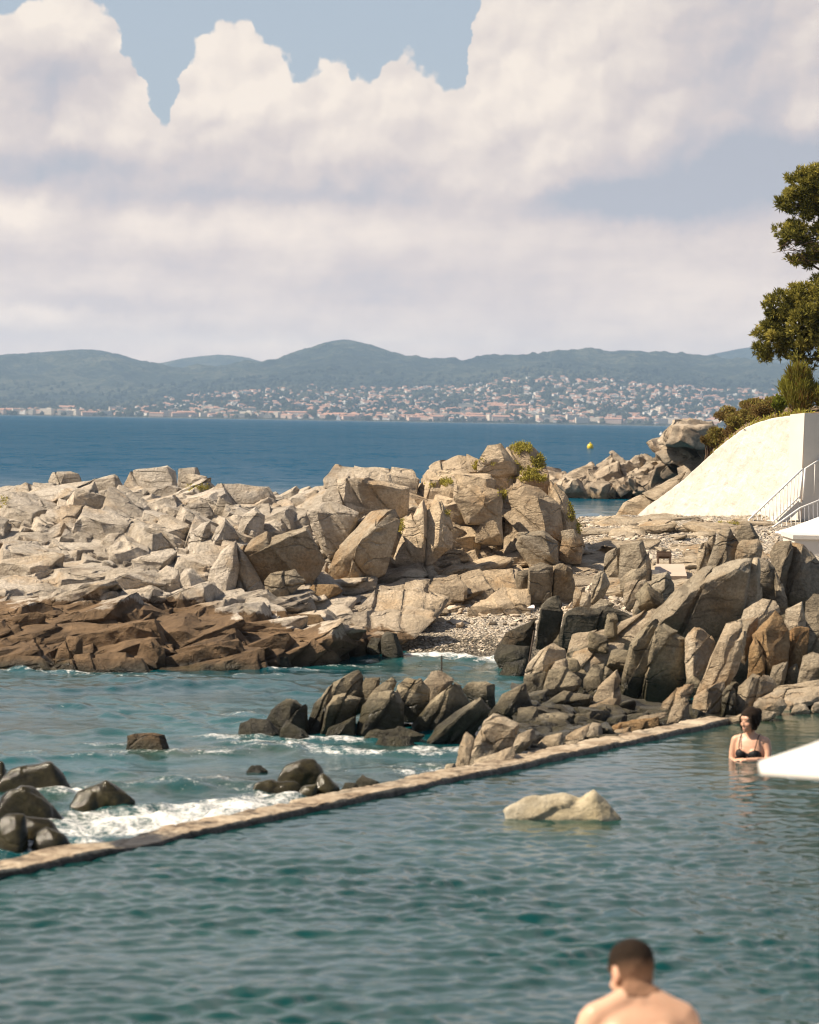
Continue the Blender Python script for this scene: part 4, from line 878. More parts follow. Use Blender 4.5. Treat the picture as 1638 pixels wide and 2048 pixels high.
for _ in range(70):
    u = br.random(); px = 1045 + 560 * u + br.normal(0, 20); py = np.interp(px, [1040, 1300, 1640], [1490, 1405, 1385]) - 230 * br.random() * np.interp(px, [1040, 1250, 1640], [.4, 1, 1]); D = np.interp(py, [1150, 1250, 1400, 1490], [37.6, 36.4, 33.3, 29.6])
    bsp.block(P(px, py, D), np.array([.9, .8, .8]) * br.uniform(.08, .2), rotm(br.normal(.2, .4), br.normal(.3, .4), br.normal(0, .8)), r=br)
sg, og = np.meshgrid(np.linspace(7.9, L + 2.5, 90), np.linspace(0, 1, 60), indexing='ij'); og = .26 + og * np.clip((sg - 8.0) * .52, .05, 4.5); c_ = WA + WD * sg[..., None] + WN * og[..., None]
fl_ = np.c_[c_.reshape(-1, 2), (-.15 + .05 * og * np.clip((sg - 8) / 4, 0, 1)).ravel()]; fl_[:, 2] += .09 * fbm(fl_, 1.6, 4, seed=19, ridged=True) - .06 - .5 * (fl_[:, 0] < P(1000, 1500, 28)[0] - 0.0) * 0
q_ = grid_faces(90, 60)[:, ::-1]
for _ in range(230):
    s_ = br.uniform(8.3, L + 1.5); o_ = .3 + br.random() * np.clip((s_ - 8.1) * .5, .1, 2.6); c_ = WA + WD * s_ + WN * o_; k_ = br.uniform(.06, .17)
    bsp.block(np.array([c_[0], c_[1], -.15 + .05 * o_]), np.array([1.3, 1, .6]) * k_, rotm(br.normal(0, .2), br.normal(0, .2), br.uniform(0, 6)), r=br)
me = solid_mesh('bedrock', bsp.h, .07, .05, .014, extra=(fl_, np.vstack([q_[:, [0, 1, 2]], q_[:, [0, 2, 3]]])), seed=501); o = link('bedrock', me, M['cluster']); tag(o, 'dark bedrock showing between the blocks of the right outcrop', 'rock', kind='structure')
# right end, seen behind the bather
rock('rock_slab', 'grey upright slab behind the giant leaning slab', 'E', 38.5, 'grey', [('240,450 290,320 350,120 440,100 520,230 500,340 450,390', '440,120 400,370')], block=0.0054)
rock('rock_block', 'cracked tan block left of the grey upright slab', 'E', 39, 'tan', [('220,300 235,170 300,165 300,290', None), ('130,420 150,260 230,230 250,440 140,480', None, dict(dD=-.2))])
rock('boulder', 'rounded brown boulder below the white stair rail', 'E', 40, 'face', [('475,150 540,60 620,80 700,200 620,225 510,235', '600,90 660,200')])
rock('rock_block', 'tan block below the rounded brown boulder', 'E', 38.4, 'tan', [('490,360 520,230 690,220 725,300 690,370',)])
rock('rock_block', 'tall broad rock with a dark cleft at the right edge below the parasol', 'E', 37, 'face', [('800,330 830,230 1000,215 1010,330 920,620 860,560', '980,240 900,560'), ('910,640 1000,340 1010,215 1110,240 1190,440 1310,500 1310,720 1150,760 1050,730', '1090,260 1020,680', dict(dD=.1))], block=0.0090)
rock('rock_pillar', 'pale spire of rock beside the giant leaning slab', 'E', 35.5, 'tan', [('500,760 590,640 650,370 700,375 690,500 705,740 560,880 510,810', '680,390 670,740', dict(lean=.2))], block=0.0045)
rock('rock_block', 'rock with a black hollow between the spire and the broad rock', 'E', 36.2, 'face', [('680,520 700,375 800,400 860,480 830,525', None, dict(lean=.2, dD=-.2)), ('690,740 690,500 830,520 890,700 870,760', '690,520 830,530', dict(lean=-.5, dD=.5)), ('850,740 840,500 930,670 945,770 880,790', None, dict(dD=-.3))], block=0.0045)
rock('rock_slab', 'pale saddle of rock under the spire', 'E', 34.8, 'tan', [('520,970 560,860 740,755 860,770 905,860 780,905 690,930 620,1010', None, dict(lean=.5))])
rock('rock_block', 'split block between the saddle and the ochre pillar', 'E', 33.8, 'face', [('510,1050 540,950 620,1000 700,920 700,1000 640,1060 565,1200 530,1155', '610,1010 560,1150')])
rock('rock_pillar', 'ochre faced pillar in the right end of the outcrop', 'E', 33.5, 'ochre', [('640,1060 720,960 830,830 900,900 970,1040 960,1300 880,1345 780,1345 740,1200', '745,1020 780,1320'), ], block=0.0063)
rock('rock_block', 'rust brown wedge left of the ochre pillar', 'E', 33.4, 'ochre', [('585,1370 600,1200 640,1100 745,1290 740,1380 620,1420', '640,1130 720,1350')])
rock('rock_block', 'grey block under the ochre pillar', 'E', 33.3, 'grey', [('780,1570 820,1380 960,1310 950,1420 900,1530',)])
rock('boulder', 'small dark boulder in the shade right of the grey block', 'E', 33.4, 'cluster', [('920,1540 950,1400 1040,1330 1060,1450 1000,1545',)])
rock('rock_pillar', 'smaller ochre pillar right of the main one', 'E', 34, 'ochre', [('960,1340 990,1150 990,1010 1090,990 1162,1010 1150,1150 1125,1260 1060,1340', '1020,1010 1030,1300')], block=0.0045)
rock('rock_block', 'tan triangular rock with a sharp dark edge', 'E', 34.5, 'tan', [('935,990 950,830 1092,765 1115,985 1030,1005', '1085,780 1030,990')], block=0.0027)
rock('boulder', 'large smooth grey rock cut by the right edge of the picture', 'E', 35.5, 'face', [('1110,1010 1130,760 1200,700 1320,710 1320,1260 1170,1210',)], block=0.0054)
rock('boulder', 'brown cracked boulder standing on the flat ledge by the pool', 'E', 33, 'face', [('1045,1510 1080,1280 1180,1240 1320,1280 1320,1490',)])
rock('boulder', 'purplish veined boulder behind the bather', 'E', 32, 'face', [('475,1790 520,1560 650,1440 800,1470 865,1560 760,1610 640,1760', '640,1470 560,1740')])
rock('boulder', 'small dark jagged rock left of the purplish boulder', 'E', 31.8, 'cluster', [('355,1830 370,1640 430,1560 490,1600 480,1780',)], amp=.05)
rock('rock_slab', 'broad flat pale ledge at the back corner of the pool', 'E', 31.6, 'tan', [('640,1730 690,1670 870,1580 1320,1555 1320,1690 880,1770 700,1780', None, dict(lean=1.6, t=.06, back=1.0)), ('780,1590 860,1545 1320,1490 1320,1560 900,1600', None, dict(lean=1.2, dD=.8, t=.06))], drop=.05, block=0.0063)
for lab, D, po in [('rounded pale stone under the flat ledge behind the bather', 31.0, '650,1780 690,1700 930,1690 960,1750 880,1790'),
                   ('pale stone propping the flat ledge at the water', 31.2, '965,1790 1000,1725 1110,1725 1140,1785'),
                   ('pale stone under the ledge at the right edge of the picture', 31.3, '1190,1760 1215,1715 1320,1710 1320,1755'),
                   ('flat mossy stone at the wall end behind the bather', 30.4, '540,1800 640,1765 860,1805 800,1845 640,1855'),
                   ('flat whitish stone at the far end of the pool wall', 30.1, '330,1905 420,1840 560,1800 600,1830 480,1900 360,1930'),
                   ('cream stone lying on the far end of the pool wall', 29.9, '90,1930 180,1890 330,1880 350,1920 200,1960')]:
    rock('boulder', lab, 'E', D, 'tan', [(po,)], block=0.0027, drop=.06)
# --- rocks standing in the sea
cl = dict(amp=.035, block=0.0090)
rock('rock_slab', 'ribbed slab on the left flank of the sea rocks', 'F', 31, 'cluster', [('505,610 530,500 560,420 645,340 690,280 660,420 620,560 595,610', '650,350 590,560')], **cl)
rock('boulder', 'lit crest of the sea rocks with a rounded peak', 'F', 31.5, 'cluster', [('630,420 690,270 760,230 825,203 862,240 870,360 720,380', '740,260 830,340'), ('840,350 865,240 960,250 955,310 880,370',)], **cl)
rock('rock_block', 'dark smooth front face of the sea rocks', 'F', 30.8, 'cluster', [('605,610 640,440 680,360 850,370 830,470 790,520 640,585', '650,440 700,375 840,385', dict(lean=.1))], **cl)
rock('boulder', 'low wedge at the foot of the dark smooth face', 'F', 30.4, 'cluster', [('615,605 640,560 812,498 795,600',)], **cl)
rock('rock_slab', 'curved olive slab in the middle of the sea rocks', 'F', 30.6, 'cluster', [('800,600 850,430 920,350 1060,330 1090,420 1075,570 980,590 900,610', '1050,345 900,430 850,590')], **cl)
rock('boulder', 'leaning stone on the crest of the sea rocks', 'F', 31.3, 'cluster', [('880,360 940,300 1040,238 1072,265 1010,350',)], **cl)
rock('boulder', 'tan boulder with a black cave like right side in the sea rocks', 'F', 31.2, 'cluster', [('1050,420 1060,290 1110,250 1200,270 1245,340 1235,450 1110,450', '1080,360 1190,290', dict(lean=-.1))], **cl)
rock('boulder', 'palest boulder on top of the sea rocks below the thin rod', 'F', 31.8, 'tan', [('1195,300 1240,240 1310,225 1392,270 1310,370 1240,370',)], **cl)
rock('rock_slab', 'pointed olive slab right of the cave like rock', 'F', 31, 'cluster', [('1155,540 1260,400 1410,258 1442,280 1500,400 1420,490 1280,600 1190,600', '1415,275 1270,420 1200,560')], **cl)
rock('rock_slab', 'narrow diagonal slab with a black shaded side nearest the wall', 'F', 30.2, 'cluster', [('1190,715 1300,560 1430,440 1572,348 1632,420 1520,590 1420,690 1290,725', '1560,365 1300,590 1215,705')], **cl)
rock('boulder', 'tan rock bridging the sea rocks and the right outcrop', 'F', 32.2, 'cluster', [('1440,310 1480,280 1580,268 1650,300 1650,430 1560,390',)], **cl)
rock('boulder', 'wave washed low rock in front of the sea rocks', 'F', 29.8, 'cluster', [('905,690 960,590 1170,600 1195,710 1020,725',)], **cl)
rock('boulder', 'shining wet shelf at the waterline of the sea rocks', 'F', 30.1, 'cluster', [('855,640 930,550 1080,555 1225,605 1100,640',)], **cl)
rock('boulder', 'grey boulder standing left of the sea rocks', 'F', 30.8, 'cluster', [('275,510 300,450 400,380 470,388 530,440 522,560 420,560', '450,400 420,540')], **cl)
rock('boulder', 'black jagged weed covered rock, leftmost of the sea rocks', 'F', 30.2, 'dark', [('115,640 140,520 190,485 290,500 365,570 345,650 230,660',)], amp=.08, block=0.0135)
rock('boulder', 'brown weedy rock glinting beside the black jagged one', 'F', 30, 'dark', [('335,650 360,540 400,500 500,560 545,615 480,650',)], amp=.06, block=0.0090)
sm = dict(amp=.02, block=.0, smooth=8, fine=.003, vox=.02, facet=.03)
rock('boulder', 'smooth dome of wet olive rock right beside the pool wall', 'F', 26.2, 'wet', [('355,850 400,780 490,755 560,758 610,810 622,870 560,910 440,890', '480,790 590,830')], **sm)
rock('boulder', 'low smooth wet rock in front of the olive dome', 'F', 25.8, 'wet', [('190,960 220,895 300,873 450,878 482,910 450,975 330,975',)], **sm)
rock('boulder', 'dark wet stone between the olive dome and the wall', 'F', 25.7, 'wet', [('575,945 610,840 660,880 708,930 640,985',)], **sm)
rock('boulder', 'small wet stone in the foam under the olive dome', 'F', 25.5, 'wet', [('455,970 490,910 580,905 575,985',)], **sm)
rock('boulder', 'small jagged dark rock against the sea side of the wall', 'F', 25.9, 'dark', [('805,930 850,855 910,880 965,905 880,940',)], amp=.04)
rock('boulder', 'little brown rock left of the jagged one against the wall', 'F', 25.7, 'dark', [('695,950 730,890 795,890 795,945',)], amp=.04)
rock('boulder', 'tiny brown rock tip just breaking the surface', 'F', 27.4, 'dark', [('145,825 180,790 240,788 285,822',)], amp=.02)
rock('boulder', 'large angular wet boulder, hindmost at the left edge', 'G', 25.5, 'wet', [('0,420 90,325 170,310 280,273 342,330 397,430 250,475 60,470', '285,285 330,430')], **sm)
rock('boulder', 'wet boulder with two humps alone in the white foam', 'G', 24.6, 'wet', [('435,550 480,460 590,420 600,520 500,570', ), ('580,555 600,425 640,393 720,440 788,490 700,555', '645,405 700,540')], **sm)
rock('boulder', 'round wet boulder in the middle of the left edge group', 'G', 23.8, 'wet', [('-30,610 30,490 130,423 200,430 280,510 342,595 200,620', '140,435 260,580')], **sm)
rock('boulder', 'front wet boulder at the left edge beside the wall', 'G', 21.95, 'wet', [('-30,870 -10,650 60,600 130,610 142,700 122,840',)], **sm)
rock('boulder', 'dark wet boulder behind the smallest one of the left edge group', 'G', 22.4, 'wet', [('115,720 150,610 300,620 380,720 412,775 250,820',)], **sm)
rock('boulder', 'smallest rounded wet boulder of the left edge group', 'G', 22.0, 'wet', [('195,815 230,710 280,678 370,710 408,770 310,815',)], **sm)
rock('boulder', 'dark boulder cut by the left edge of the picture', 'G', 26.2, 'wet', [('-40,420 -20,280 10,268 27,300 22,430',)], **sm)
rock('boulder', 'square wet brown rock alone in the open water', 'G', 29, 'brown', [('733,180 750,100 800,88 930,78 1000,93 1028,180 900,195', '960,95 985,180')], **dict(sm, smooth=5))
M['pool']  # cream rock in the pool
rock('boulder', 'cream rock breaking the surface of the pool', 'X', 22.55, 'pool', [('1003,1618 1050,1592 1125,1585 1180,1600 1240,1638 1230,1650 1100,1652 1030,1640', None, dict(lean=.4)), ('1130,1645 1160,1592 1187,1573 1212,1600 1243,1640 1225,1652', '1190,1585 1200,1640')], smooth=5, block=0.0036, amp=.025)

# --- far rocky point behind the headland
sp = Pile()
hr2 = np.random.default_rng(5)
def fp(D, po, ri=None, **k):
    v, f = hull_from('D', D, po, ri, seed=len(sp.h), **k)
    for h_ in broken(v, f, hr2, (.55, -.3, .75), 6, .14, .5, 5, (.72, .95)): sp.add(*h_)
fp(130, '60,430 170,350 290,310 300,420 240,520 110,500', '170,370 230,500', back=4, lean=.8, t=.08); fp(130, '270,520 290,320 420,253 480,300 520,430 430,540 330,530', '410,275 400,520', back=4, lean=.8, t=.08)
fp(130, '440,530 500,330 570,248 640,290 640,460 560,540', '560,270 550,520', back=4, lean=.8, t=.08); fp(129, '620,480 650,330 720,283 790,300 800,350 740,470', '660,340 780,310', lean=-.2, back=4)
fp(127, '640,260 760,200 900,190 960,230 900,300 780,310 700,290', lean=.8, back=5); fp(124, '710,190 760,90 850,78 1010,85 1050,170 900,200', '850,95 800,190', back=6)
fp(131, '-60,420 0,358 110,370 110,460', back=4, lean=.8, t=.08); fp(126, '780,360 900,290 1100,200 1150,420 820,420', lean=.8, back=5)
hr2 = np.random.default_rng(5)
base = pts('D', '100,480 700,480'); 
for _ in range(260):
    u = hr2.random(); px = 1092 + (40 + 800 * u) / 3; topy = np.interp(px, [1100, 1190, 1230, 1290, 1330, 1360], [945, 925, 908, 905, 890, 852]); w = hr2.random()
    py = topy + 22 + (990 - topy - 26) * w; D = 129.2 + 3 * (1 - w)
    s_ = .15 + .45 * hr2.random() ** 2; sp.block(P(px, py, D), np.array([.8, .8, .8]) * s_ * hr2.uniform(.5, 1.6, 3), rotm(hr2.normal(.3, .3), hr2.normal(.7, .3), hr2.normal(0, .5)), r=hr2)
me = solid_mesh('rocky_point', sp.h, .22, .12, .05, seed=77)
M['point'] = rock_mat('far_point_rock', (.52, .44, .34), (.40, .325, .24), (.2, .155, .11), OCH, .5, scale=.45, tide=(.0, (.30, .22, .135), .0))
o = link('rocky_point', me, M['point']); tag(o, 'jagged rocky point jutting into the sea beyond the beach', 'headland', kind='structure')
rock('rock_slab', 'pale bank of layered rock at the foot of the whitewashed wall', 'D', 66, 'tan', [('420,640 470,560 640,470 760,420 850,370 720,510 570,630', None, dict(lean=.8, back=3)), ], drop=.6, amp=.1, block=0.0270, bscale=1.0)

bp_ = Pile(); b2 = np.random.default_rng(64)
for _ in range(150):
    c_ = beach_pt([b2.uniform(1010, 1540)], [b2.uniform(3.0, 6.9)])[0]; k_ = .12 * 4 ** (b2.random() ** 1.6)
    bp_.block(c_ + [0, 0, .01], np.array([1.7, 1.3, .26]) * k_, rotm(b2.normal(.10, .10), b2.normal(-.1, .10), b2.normal(0, .6)), r=b2)
tag(link('beach_bedrock', solid_mesh('beach_bedrock', bp_.h, .08, .05, .02, seed=640), M['tan']), 'pale broken bedrock showing through the beach', 'rock', kind='structure')
# loose stones strewn over the beach: uncountable
ico = bmesh.new(); bmesh.ops.create_icosphere(ico, subdivisions=1, radius=1); iv = np.array([x.co[:] for x in ico.verts]); jf = np.array([[x.index for x in f.verts] for f in ico.faces]); ico.free()
V_, F_, n_ = [], [], 0
pr = np.random.default_rng(11)
def stones(n, x0, x1, t0, t1, s0, s1):
    global n_
    px = pr.uniform(x0, x1, n); tt = pr.uniform(t0, t1, n); c = beach_pt(px, tt)
    # same rise as the beach sheet
    rr = np.clip((c[:, 1] - 44) / 5, .12, 1); c[:, 2] += (.10 * fbm(c, .5, 4, seed=3) + .07 * fbm(c, 2.1, 4, seed=4)) * rr + .02 * fbm(c, 5, 3, seed=6)
    for k in range(n):
        s = s0 * (s1 / s0) ** (pr.random() ** 2.2); sz = s * pr.uniform(.6, 1.3, 3) * np.array([1.25, 1, .42]); v = iv * pr.uniform(.72, 1.15, (len(iv), 1))
        V_.append((v * sz) @ rotm(pr.normal(0, .3), pr.normal(0, .3), pr.uniform(0, 6.28)).T + c[k] + np.array([0, 0, sz[2] * .35])); F_.append(jf + n_); n_ += len(iv)
stones(6000, 1000, 1560, 2.6, 7, .018, .075); stones(900, 900, 1300, 2.2, 4.2, .02, .12); stones(700, 820, 1010, 1.2, 2.2, .012, .035)
me = np_mesh('pebbles', np.vstack(V_), np.vstack(F_), smooth=False)
vr = np.repeat(pr.random(len(V_)), len(iv)); attr(me, 'tone', vr)
mt, t = material('loose_stone'); c = t.ramp(t.attr('tone'), [(0, (.40, .335, .25)), (.4, (.56, .48, .375)), (.75, (.68, .59, .47)), (1, (.48, .37, .26))])
t.out(t.pbsdf(t.mix(t.mul(t.noise(t.pos(), 30, 4), .35), c, (.2, .16, .12, 1)), .9, .25)); M['stone'] = mt
tag(link('pebbles', me, M['stone']), 'loose pale stones strewn over the beach', 'stones', kind='stuff')
# ------------------------------------------------------------------ whitewashed wall, stairs, terrace at the right
mt, t = material('rough_whitewash'); p = t.pos()
n1 = t.noise(p, 1.1, 8, .6); n2 = t.noise(p, 7, 8, .7); v1 = t.voro(t.vmath('ADD', p, t.vmath('SCALE', t.noise(p, 3, 4, .6, col=True), scale=.25)), 2.6)
c = t.mix(t.rng(n1, .42, .7), (.66, .625, .56, 1), (.60, .55, .47, 1)); c = t.mix(t.rng(n2, .54, .68, 0, .6), c, (.46, .39, .30, 1))
t.out(t.pbsdf(c, .9, .2, t.bump(t.add(t.mul(n2, .8), t.mul(t.rng(v1, 0, .12), .12)), .7, .045))); M['whitewash'] = mt
M['plaster'] = simple('smooth_white_plaster', (.64, .60, .53), .85, .2, 2, .05, .25, 30)
M['tanplaster'] = simple('beige_plaster', (.80, .62, .46), .85, .2, 2, .06, .2, 30)
M['white_metal'] = simple('white_painted_metal', (.80, .77, .72), .45, .4, 5, .04)
M['canvas'] = simple('white_canvas', (.80, .77, .73), .9, .1, 3, .04, .15, 120)
M['wood'] = simple('orange_wood', (.42, .17, .05), .5, .4, 12, .25)
M['rust'] = simple('rusty_iron', (.05, .033, .022), .8, .3, 20, .3)
M['earth'] = simple('dry_earth', (.17, .12, .075), .95, .2, 1.2, .3, .6, 6)
DL, DR = 66.0, 60.5
def wp(px, py): return P(px, py, np.interp(px, [1275, 1612], [DL, DR]))
top_ = [(1275, 1031), (1300, 1009), (1330, 988), (1360, 966), (1392, 937), (1425, 907), (1452, 884), (1474, 868), (1496, 853), (1518, 844), (1540, 838), (1562, 834), (1584, 831)]
wall = empty('retaining_wall', tuple(wp(1275, 1036)))
tag(wall, 'whitewashed stone retaining wall sloping down to the beach', 'wall')
w0 = np.array(wall.location)
a, b = wp(1275, 1031), wp(1612, 1031); wd = (b - a)[:2] / np.linalg.norm((b - a)[:2]); wn = np.array([wd[1], -wd[0], 0]); wn = wn if wn[1] < 0 else -wn
# rough face: a dense sheet with real unevenness, closed at the back
nx_, nz_ = 150, 90
us = np.linspace(1275, 1586, nx_); tops = np.interp(us, [q_[0] for q_ in top_], [q_[1] for q_ in top_])
gr = np.stack([[wp(u, tp + (1062 - tp) * k) for u, tp in zip(us, tops)] for k in np.linspace(0, 1, nz_)])
fr = gr.reshape(-1, 3); fr = fr + wn * (.03 * fbm(fr, 1.2, 4, seed=8) + .03 * fbm(fr, 4, 4, seed=9) + .01)[:, None]; fr[:nx_, 2] += .02 * fbm(fr[:nx_], 2.5, 3, seed=12)
bk = gr.reshape(-1, 3) - wn * .55; bk[:nx_, 2] = fr[:nx_, 2]
q = grid_faces(nz_, nx_); n_ = len(fr); i = np.arange(n_).reshape(nz_, nx_)
def rim(a_): return np.stack([a_[:-1], a_[1:], a_[1:] + n_, a_[:-1] + n_], 1)
fcs = np.vstack([q[:, ::-1], q + n_, rim(i[0]), rim(i[:, -1]), rim(i[::-1, 0]), rim(i[-1, ::-1])])
link('rough_face', np_mesh('rough_face', np.vstack([fr, bk]) - w0, fcs), M['whitewash'], wall)
mb = MB(); pl = [wp(1584, 829) + wn * .05, wp(1613, 826) + wn * .05, wp(1602, 1060) + wn * .05, wp(1578, 1060) + wn * .05]
mb.prism([x - w0 for x in pl], -wn * .7); mb.build('corner_pillar', M['plaster'], wall)
cpt = wp(1613, 826) + wn * .04; c2 = wp(1603, 1060) + wn * .04
sd = np.array([math.cos(R(48)), math.sin(R(48)), 0])
mb = MB(); mb.prism([x - w0 for x in (cpt, cpt + sd * 4, c2 + sd * 4, c2)], np.array([0, .3, 0])); mb.build('side_wall', M['tanplaster'], wall)

# earth bank behind the wall that carries the scrub and the pine
bank_px = [1395, 1420, 1452, 1496, 1540, 1584, 1640, 1720, 1800]; by_ = [985, 915, 880, 852, 838, 832, 830, 830, 830]; bD = [66.6, 66, 65, 64, 63, 62, 61.8, 62, 62]
rows = []
for k, (up, dd) in enumerate([(40, -.2), (-2, .35), (-10, 1.5), (-18, 4), (-14, 7), (60, 10)]):
    rows.append(P(np.array(bank_px, float), np.array(by_, float) - np.array([.35, .5, .8, 1, 1, 1, 1, 1, 1]) * (-up), np.array(bD) + dd + .4))
bvv = np.concatenate(rows); link_b = link('bank', np_mesh('bank', bvv, grid_faces(6, 9)), M['earth']); tag(link_b, 'earth bank behind the whitewashed wall', 'bank', kind='structure')

# stairs with white railings
st = empty('staircase', tuple(P(1517, 1082, 58.5))); s0 = np.array(st.location); tag(st, 'white staircase climbing from the rocks along the whitewashed wall', 'stairs')
A0, B0 = P(1517, 1078, 58.2), P(1598, 1000, 59.6)
mb = MB(); ax = B0 - A0
mb.prism([A0 - s0, B0 - s0, B0 - s0 + [0, 0, -.22], A0 - s0 + [0, 0, -.22]], np.array([0, .12, 0])); mb.build('stringer', M['plaster'], st)
mb = MB()
for k in range(10):
    c_ = A0 + ax * (k + .5) / 10 - s0; mb.box(c_ + [0.02, .62, -.06], (np.linalg.norm(ax[:2]) / 10 + .03, .98, .10))
mb.build('steps', M['plaster'], st)
def railing(name, label, rail_pts, foot_pts, n, extra_low=True):
    o = empty(name, tuple(foot_pts[0])); o0 = np.array(o.location); tag(o, label, 'railing', 'white railings of the stairs')
    rp, fpp = np.array(rail_pts) - o0, np.array(foot_pts) - o0
    MB().tube(rp, .018, 6).build('handrail', M['white_metal'], o, smooth=True)
    if extra_low: MB().tube(fpp + [0, 0, .06], .014, 6).build('bottom_rail', M['white_metal'], o, smooth=True)
    d_ = np.linspace(0, 1, len(rp)); 
    for k in range(n):
        s_ = k / (n - 1); a_ = np.array([np.interp(s_, d_, rp[:, j]) for j in range(3)]); b_ = np.array([np.interp(s_, d_, fpp[:, j]) for j in range(3)])
        r_ = .021 if k in (0, n - 1) else .0085
        MB().tube([b_, a_], r_, 6).build('post' if r_ > .02 else 'baluster', M['white_metal'], o, smooth=True)
    return o
railing('stair_railing', 'white railing with thin balusters rising along the whitewashed wall', [P(1497, 1040, 58.2), P(1605, 938, 59.6)], [P(1508, 1086, 58.2), P(1600, 998, 59.6)], 15)
railing('stair_railing', 'short white railing of the lower flight behind the far parasol', [P(1535, 1062, 56.8), P(1600, 1016, 57.6), P(1660, 992, 57.8)], [P(1538, 1100, 56.8), P(1602, 1068, 57.6), P(1662, 1060, 57.8)], 15)
railing('stair_railing', 'white handrail on the beige side of the retaining wall', [P(1610, 938, 60.0), P(1650, 912, 61.0)], [P(1606, 1000, 60.0), P(1650, 985, 61.0)], 3, False)
# white terrace block under the far parasol
tb = empty('terrace_block', tuple(P(1640, 1130, 50))); t0_ = np.array(tb.location); tag(tb, 'low white terrace wall at the right edge under the far parasol', 'wall')
a_, b_ = P(1590, 1080, 50), P(1800, 1080, 50)
mb = MB(); mb.box((a_ + b_) / 2 - t0_ + [0, .8, -.55], (b_[0] - a_[0], 1.6, 1.1)); mb.build('wall_body', M['plaster'], tb)
mb = MB(); mb.box((a_ + b_) / 2 - t0_ + [0, .8, .035], (b_[0] - a_[0] + .08, 1.68, .07)); mb.build('coping', M['plaster'], tb)
landing = MB(); landing.box(P(1640, 1075, 57.2) + [0.6, .6, -.3], (2.6, 2.2, .6)); tag(landing.build('landing', M['plaster']), 'white landing of the stairs beside the wall', 'landing', kind='structure')

def parasol(label, centre, rim_z, r, n, base_z, rise, rot=0., valance=.14, sag=.05):
    o = empty('parasol', (centre[0], centre[1], base_z)); tag(o, label, 'parasol', 'white parasols at the right')
    H = rim_z - base_z
    mb = MB(); V_ = [(0, 0, H + rise)]; rings = 7; f_ = []
    seg = n * 6; th = rot + np.arange(seg) * 2 * math.pi / seg
    cornerk = math.cos(math.pi / n) / np.cos(((np.arange(seg) * 2 * math.pi / seg) % (2 * math.pi / n)) - math.pi / n)
    mid = np.abs(((np.arange(seg) % 6) - 3) / 3.0)          # 1 at rib, 0 mid-panel
    for j in range(1, rings + 1):
        s_ = j / rings; rr = r * s_ * cornerk * (1 - .03 * (1 - mid) * s_); zz_ = H + rise * (1 - s_) ** 1.12 - sag * (1 - mid) * s_ * (1.0 if j == rings else 1)
        V_ += list(zip(rr * np.cos(th), rr * np.sin(th), zz_))
    rr = r * cornerk * .995; V_ += list(zip(rr * np.cos(th), rr * np.sin(th), H - sag * (1 - mid) - valance * (0.8 + .2 * mid)))
    f_ += [(0, 1 + k, 1 + (k + 1) % seg) for k in range(seg)]
    for j in range(rings): f_ += [(1 + j * seg + k, 1 + (j + 1) * seg + k, 1 + (j + 1) * seg + (k + 1) % seg, 1 + j * seg + (k + 1) % seg) for k in range(seg)]
    mb.add(np.array(V_), f_); cv = mb.build('canopy', M['canvas'], o, smooth=True)
    sm_ = cv.modifiers.new('s', 'SOLIDIFY'); sm_.thickness = .006
    MB().lathe([(.03, 0), (.03, H + rise - .02), (.02, H + rise + .06), (.004, H + rise + .1)], (0, 0, 0), 12).build('pole', M['wood'], o, smooth=True)
    for k in range(n):
        a__ = rot + k * 2 * math.pi / n
        MB().tube([(0, 0, H + rise - .06), (.97 * r * math.cos(a__), .97 * r * math.sin(a__), H - .03)], .013, 6).build('rib', M['wood'], o)
    MB().box((0, 0, .05), (.5, .5, .1)).build('base', M['plaster'], o)
    return o
c_ = P(1735, 1068, 52); parasol('far white parasol over the terrace wall below the stairs', (c_[0], c_[1]), float(P(1549, 1064, 52)[2]), 186 * 52 / F, 8, float(P(1640, 1080, 50)[2]) + .07, .66, 0, .02, .02)
tip = P(1517, 1524, 11.2); ctr = (tip[0] + 1.42 * math.cos(R(12)), tip[1] + 1.42 * math.sin(R(12)))
parasol('blurred white parasol whose pointed corner covers the water beside the bather', ctr, tip[2], 1.42, 4, .2, .56, R(192), .05, .0)
tip = P(1572, 2075, 8.2); ctr = (tip[0] + 1.3 * math.cos(R(10)), tip[1] + 1.3 * math.sin(R(10)))
parasol('nearest white parasol, only a corner showing at the lower right of the picture', ctr, tip[2], 1.3, 4, .2, .50, R(190), .05, .0)
# near terrace the man sits on
mb = MB(); mb.box((1.5, 4.0, -.15), (22, 16, .66)); nt_ = mb.build('terrace', M['plaster']); tag(nt_, 'stone terrace on the near side of the pool', 'terrace', kind='structure')

# thin rods, slab and bench on the beach
p0 = P(884, 1346, 32.6); MB().tube([p0 + [0, 0, -.3], P(883.5, 1311, 32.6)], .009, 6).build('iron_rod', M['rust']); tag(bpy.data.objects['iron_rod'], 'thin upright iron rod standing in front of the cove', 'rod')
MB().tube([P(1055, 1345, 37), P(1062, 1300, 37.1), P(1068, 1262, 37.3)], [.016, .014, .011], 6).build('wooden_stake', M['rust']); tag(bpy.data.objects['wooden_stake'], 'dark leaning stake stuck among the weedy rocks by the cove', 'stake')
sl_ = empty('concrete_slab', tuple(P(1335, 1140, 46.2))); q0 = np.array(sl_.location); tag(sl_, 'smooth pinkish concrete slab set in the beach', 'slab')
mb = MB(); pp = [P(1312, 1128, 46.6) - q0, P(1368, 1128, 46.6) - q0, P(1374, 1152, 46.0) - q0, P(1306, 1152, 46.0) - q0]; mb.prism(pp, (0, .15, -.3)); M['conc'] = simple('pink_concrete', (.50, .40, .32), .9, .2, 3, .08); mb.build('slab_top', M['conc'], sl_)
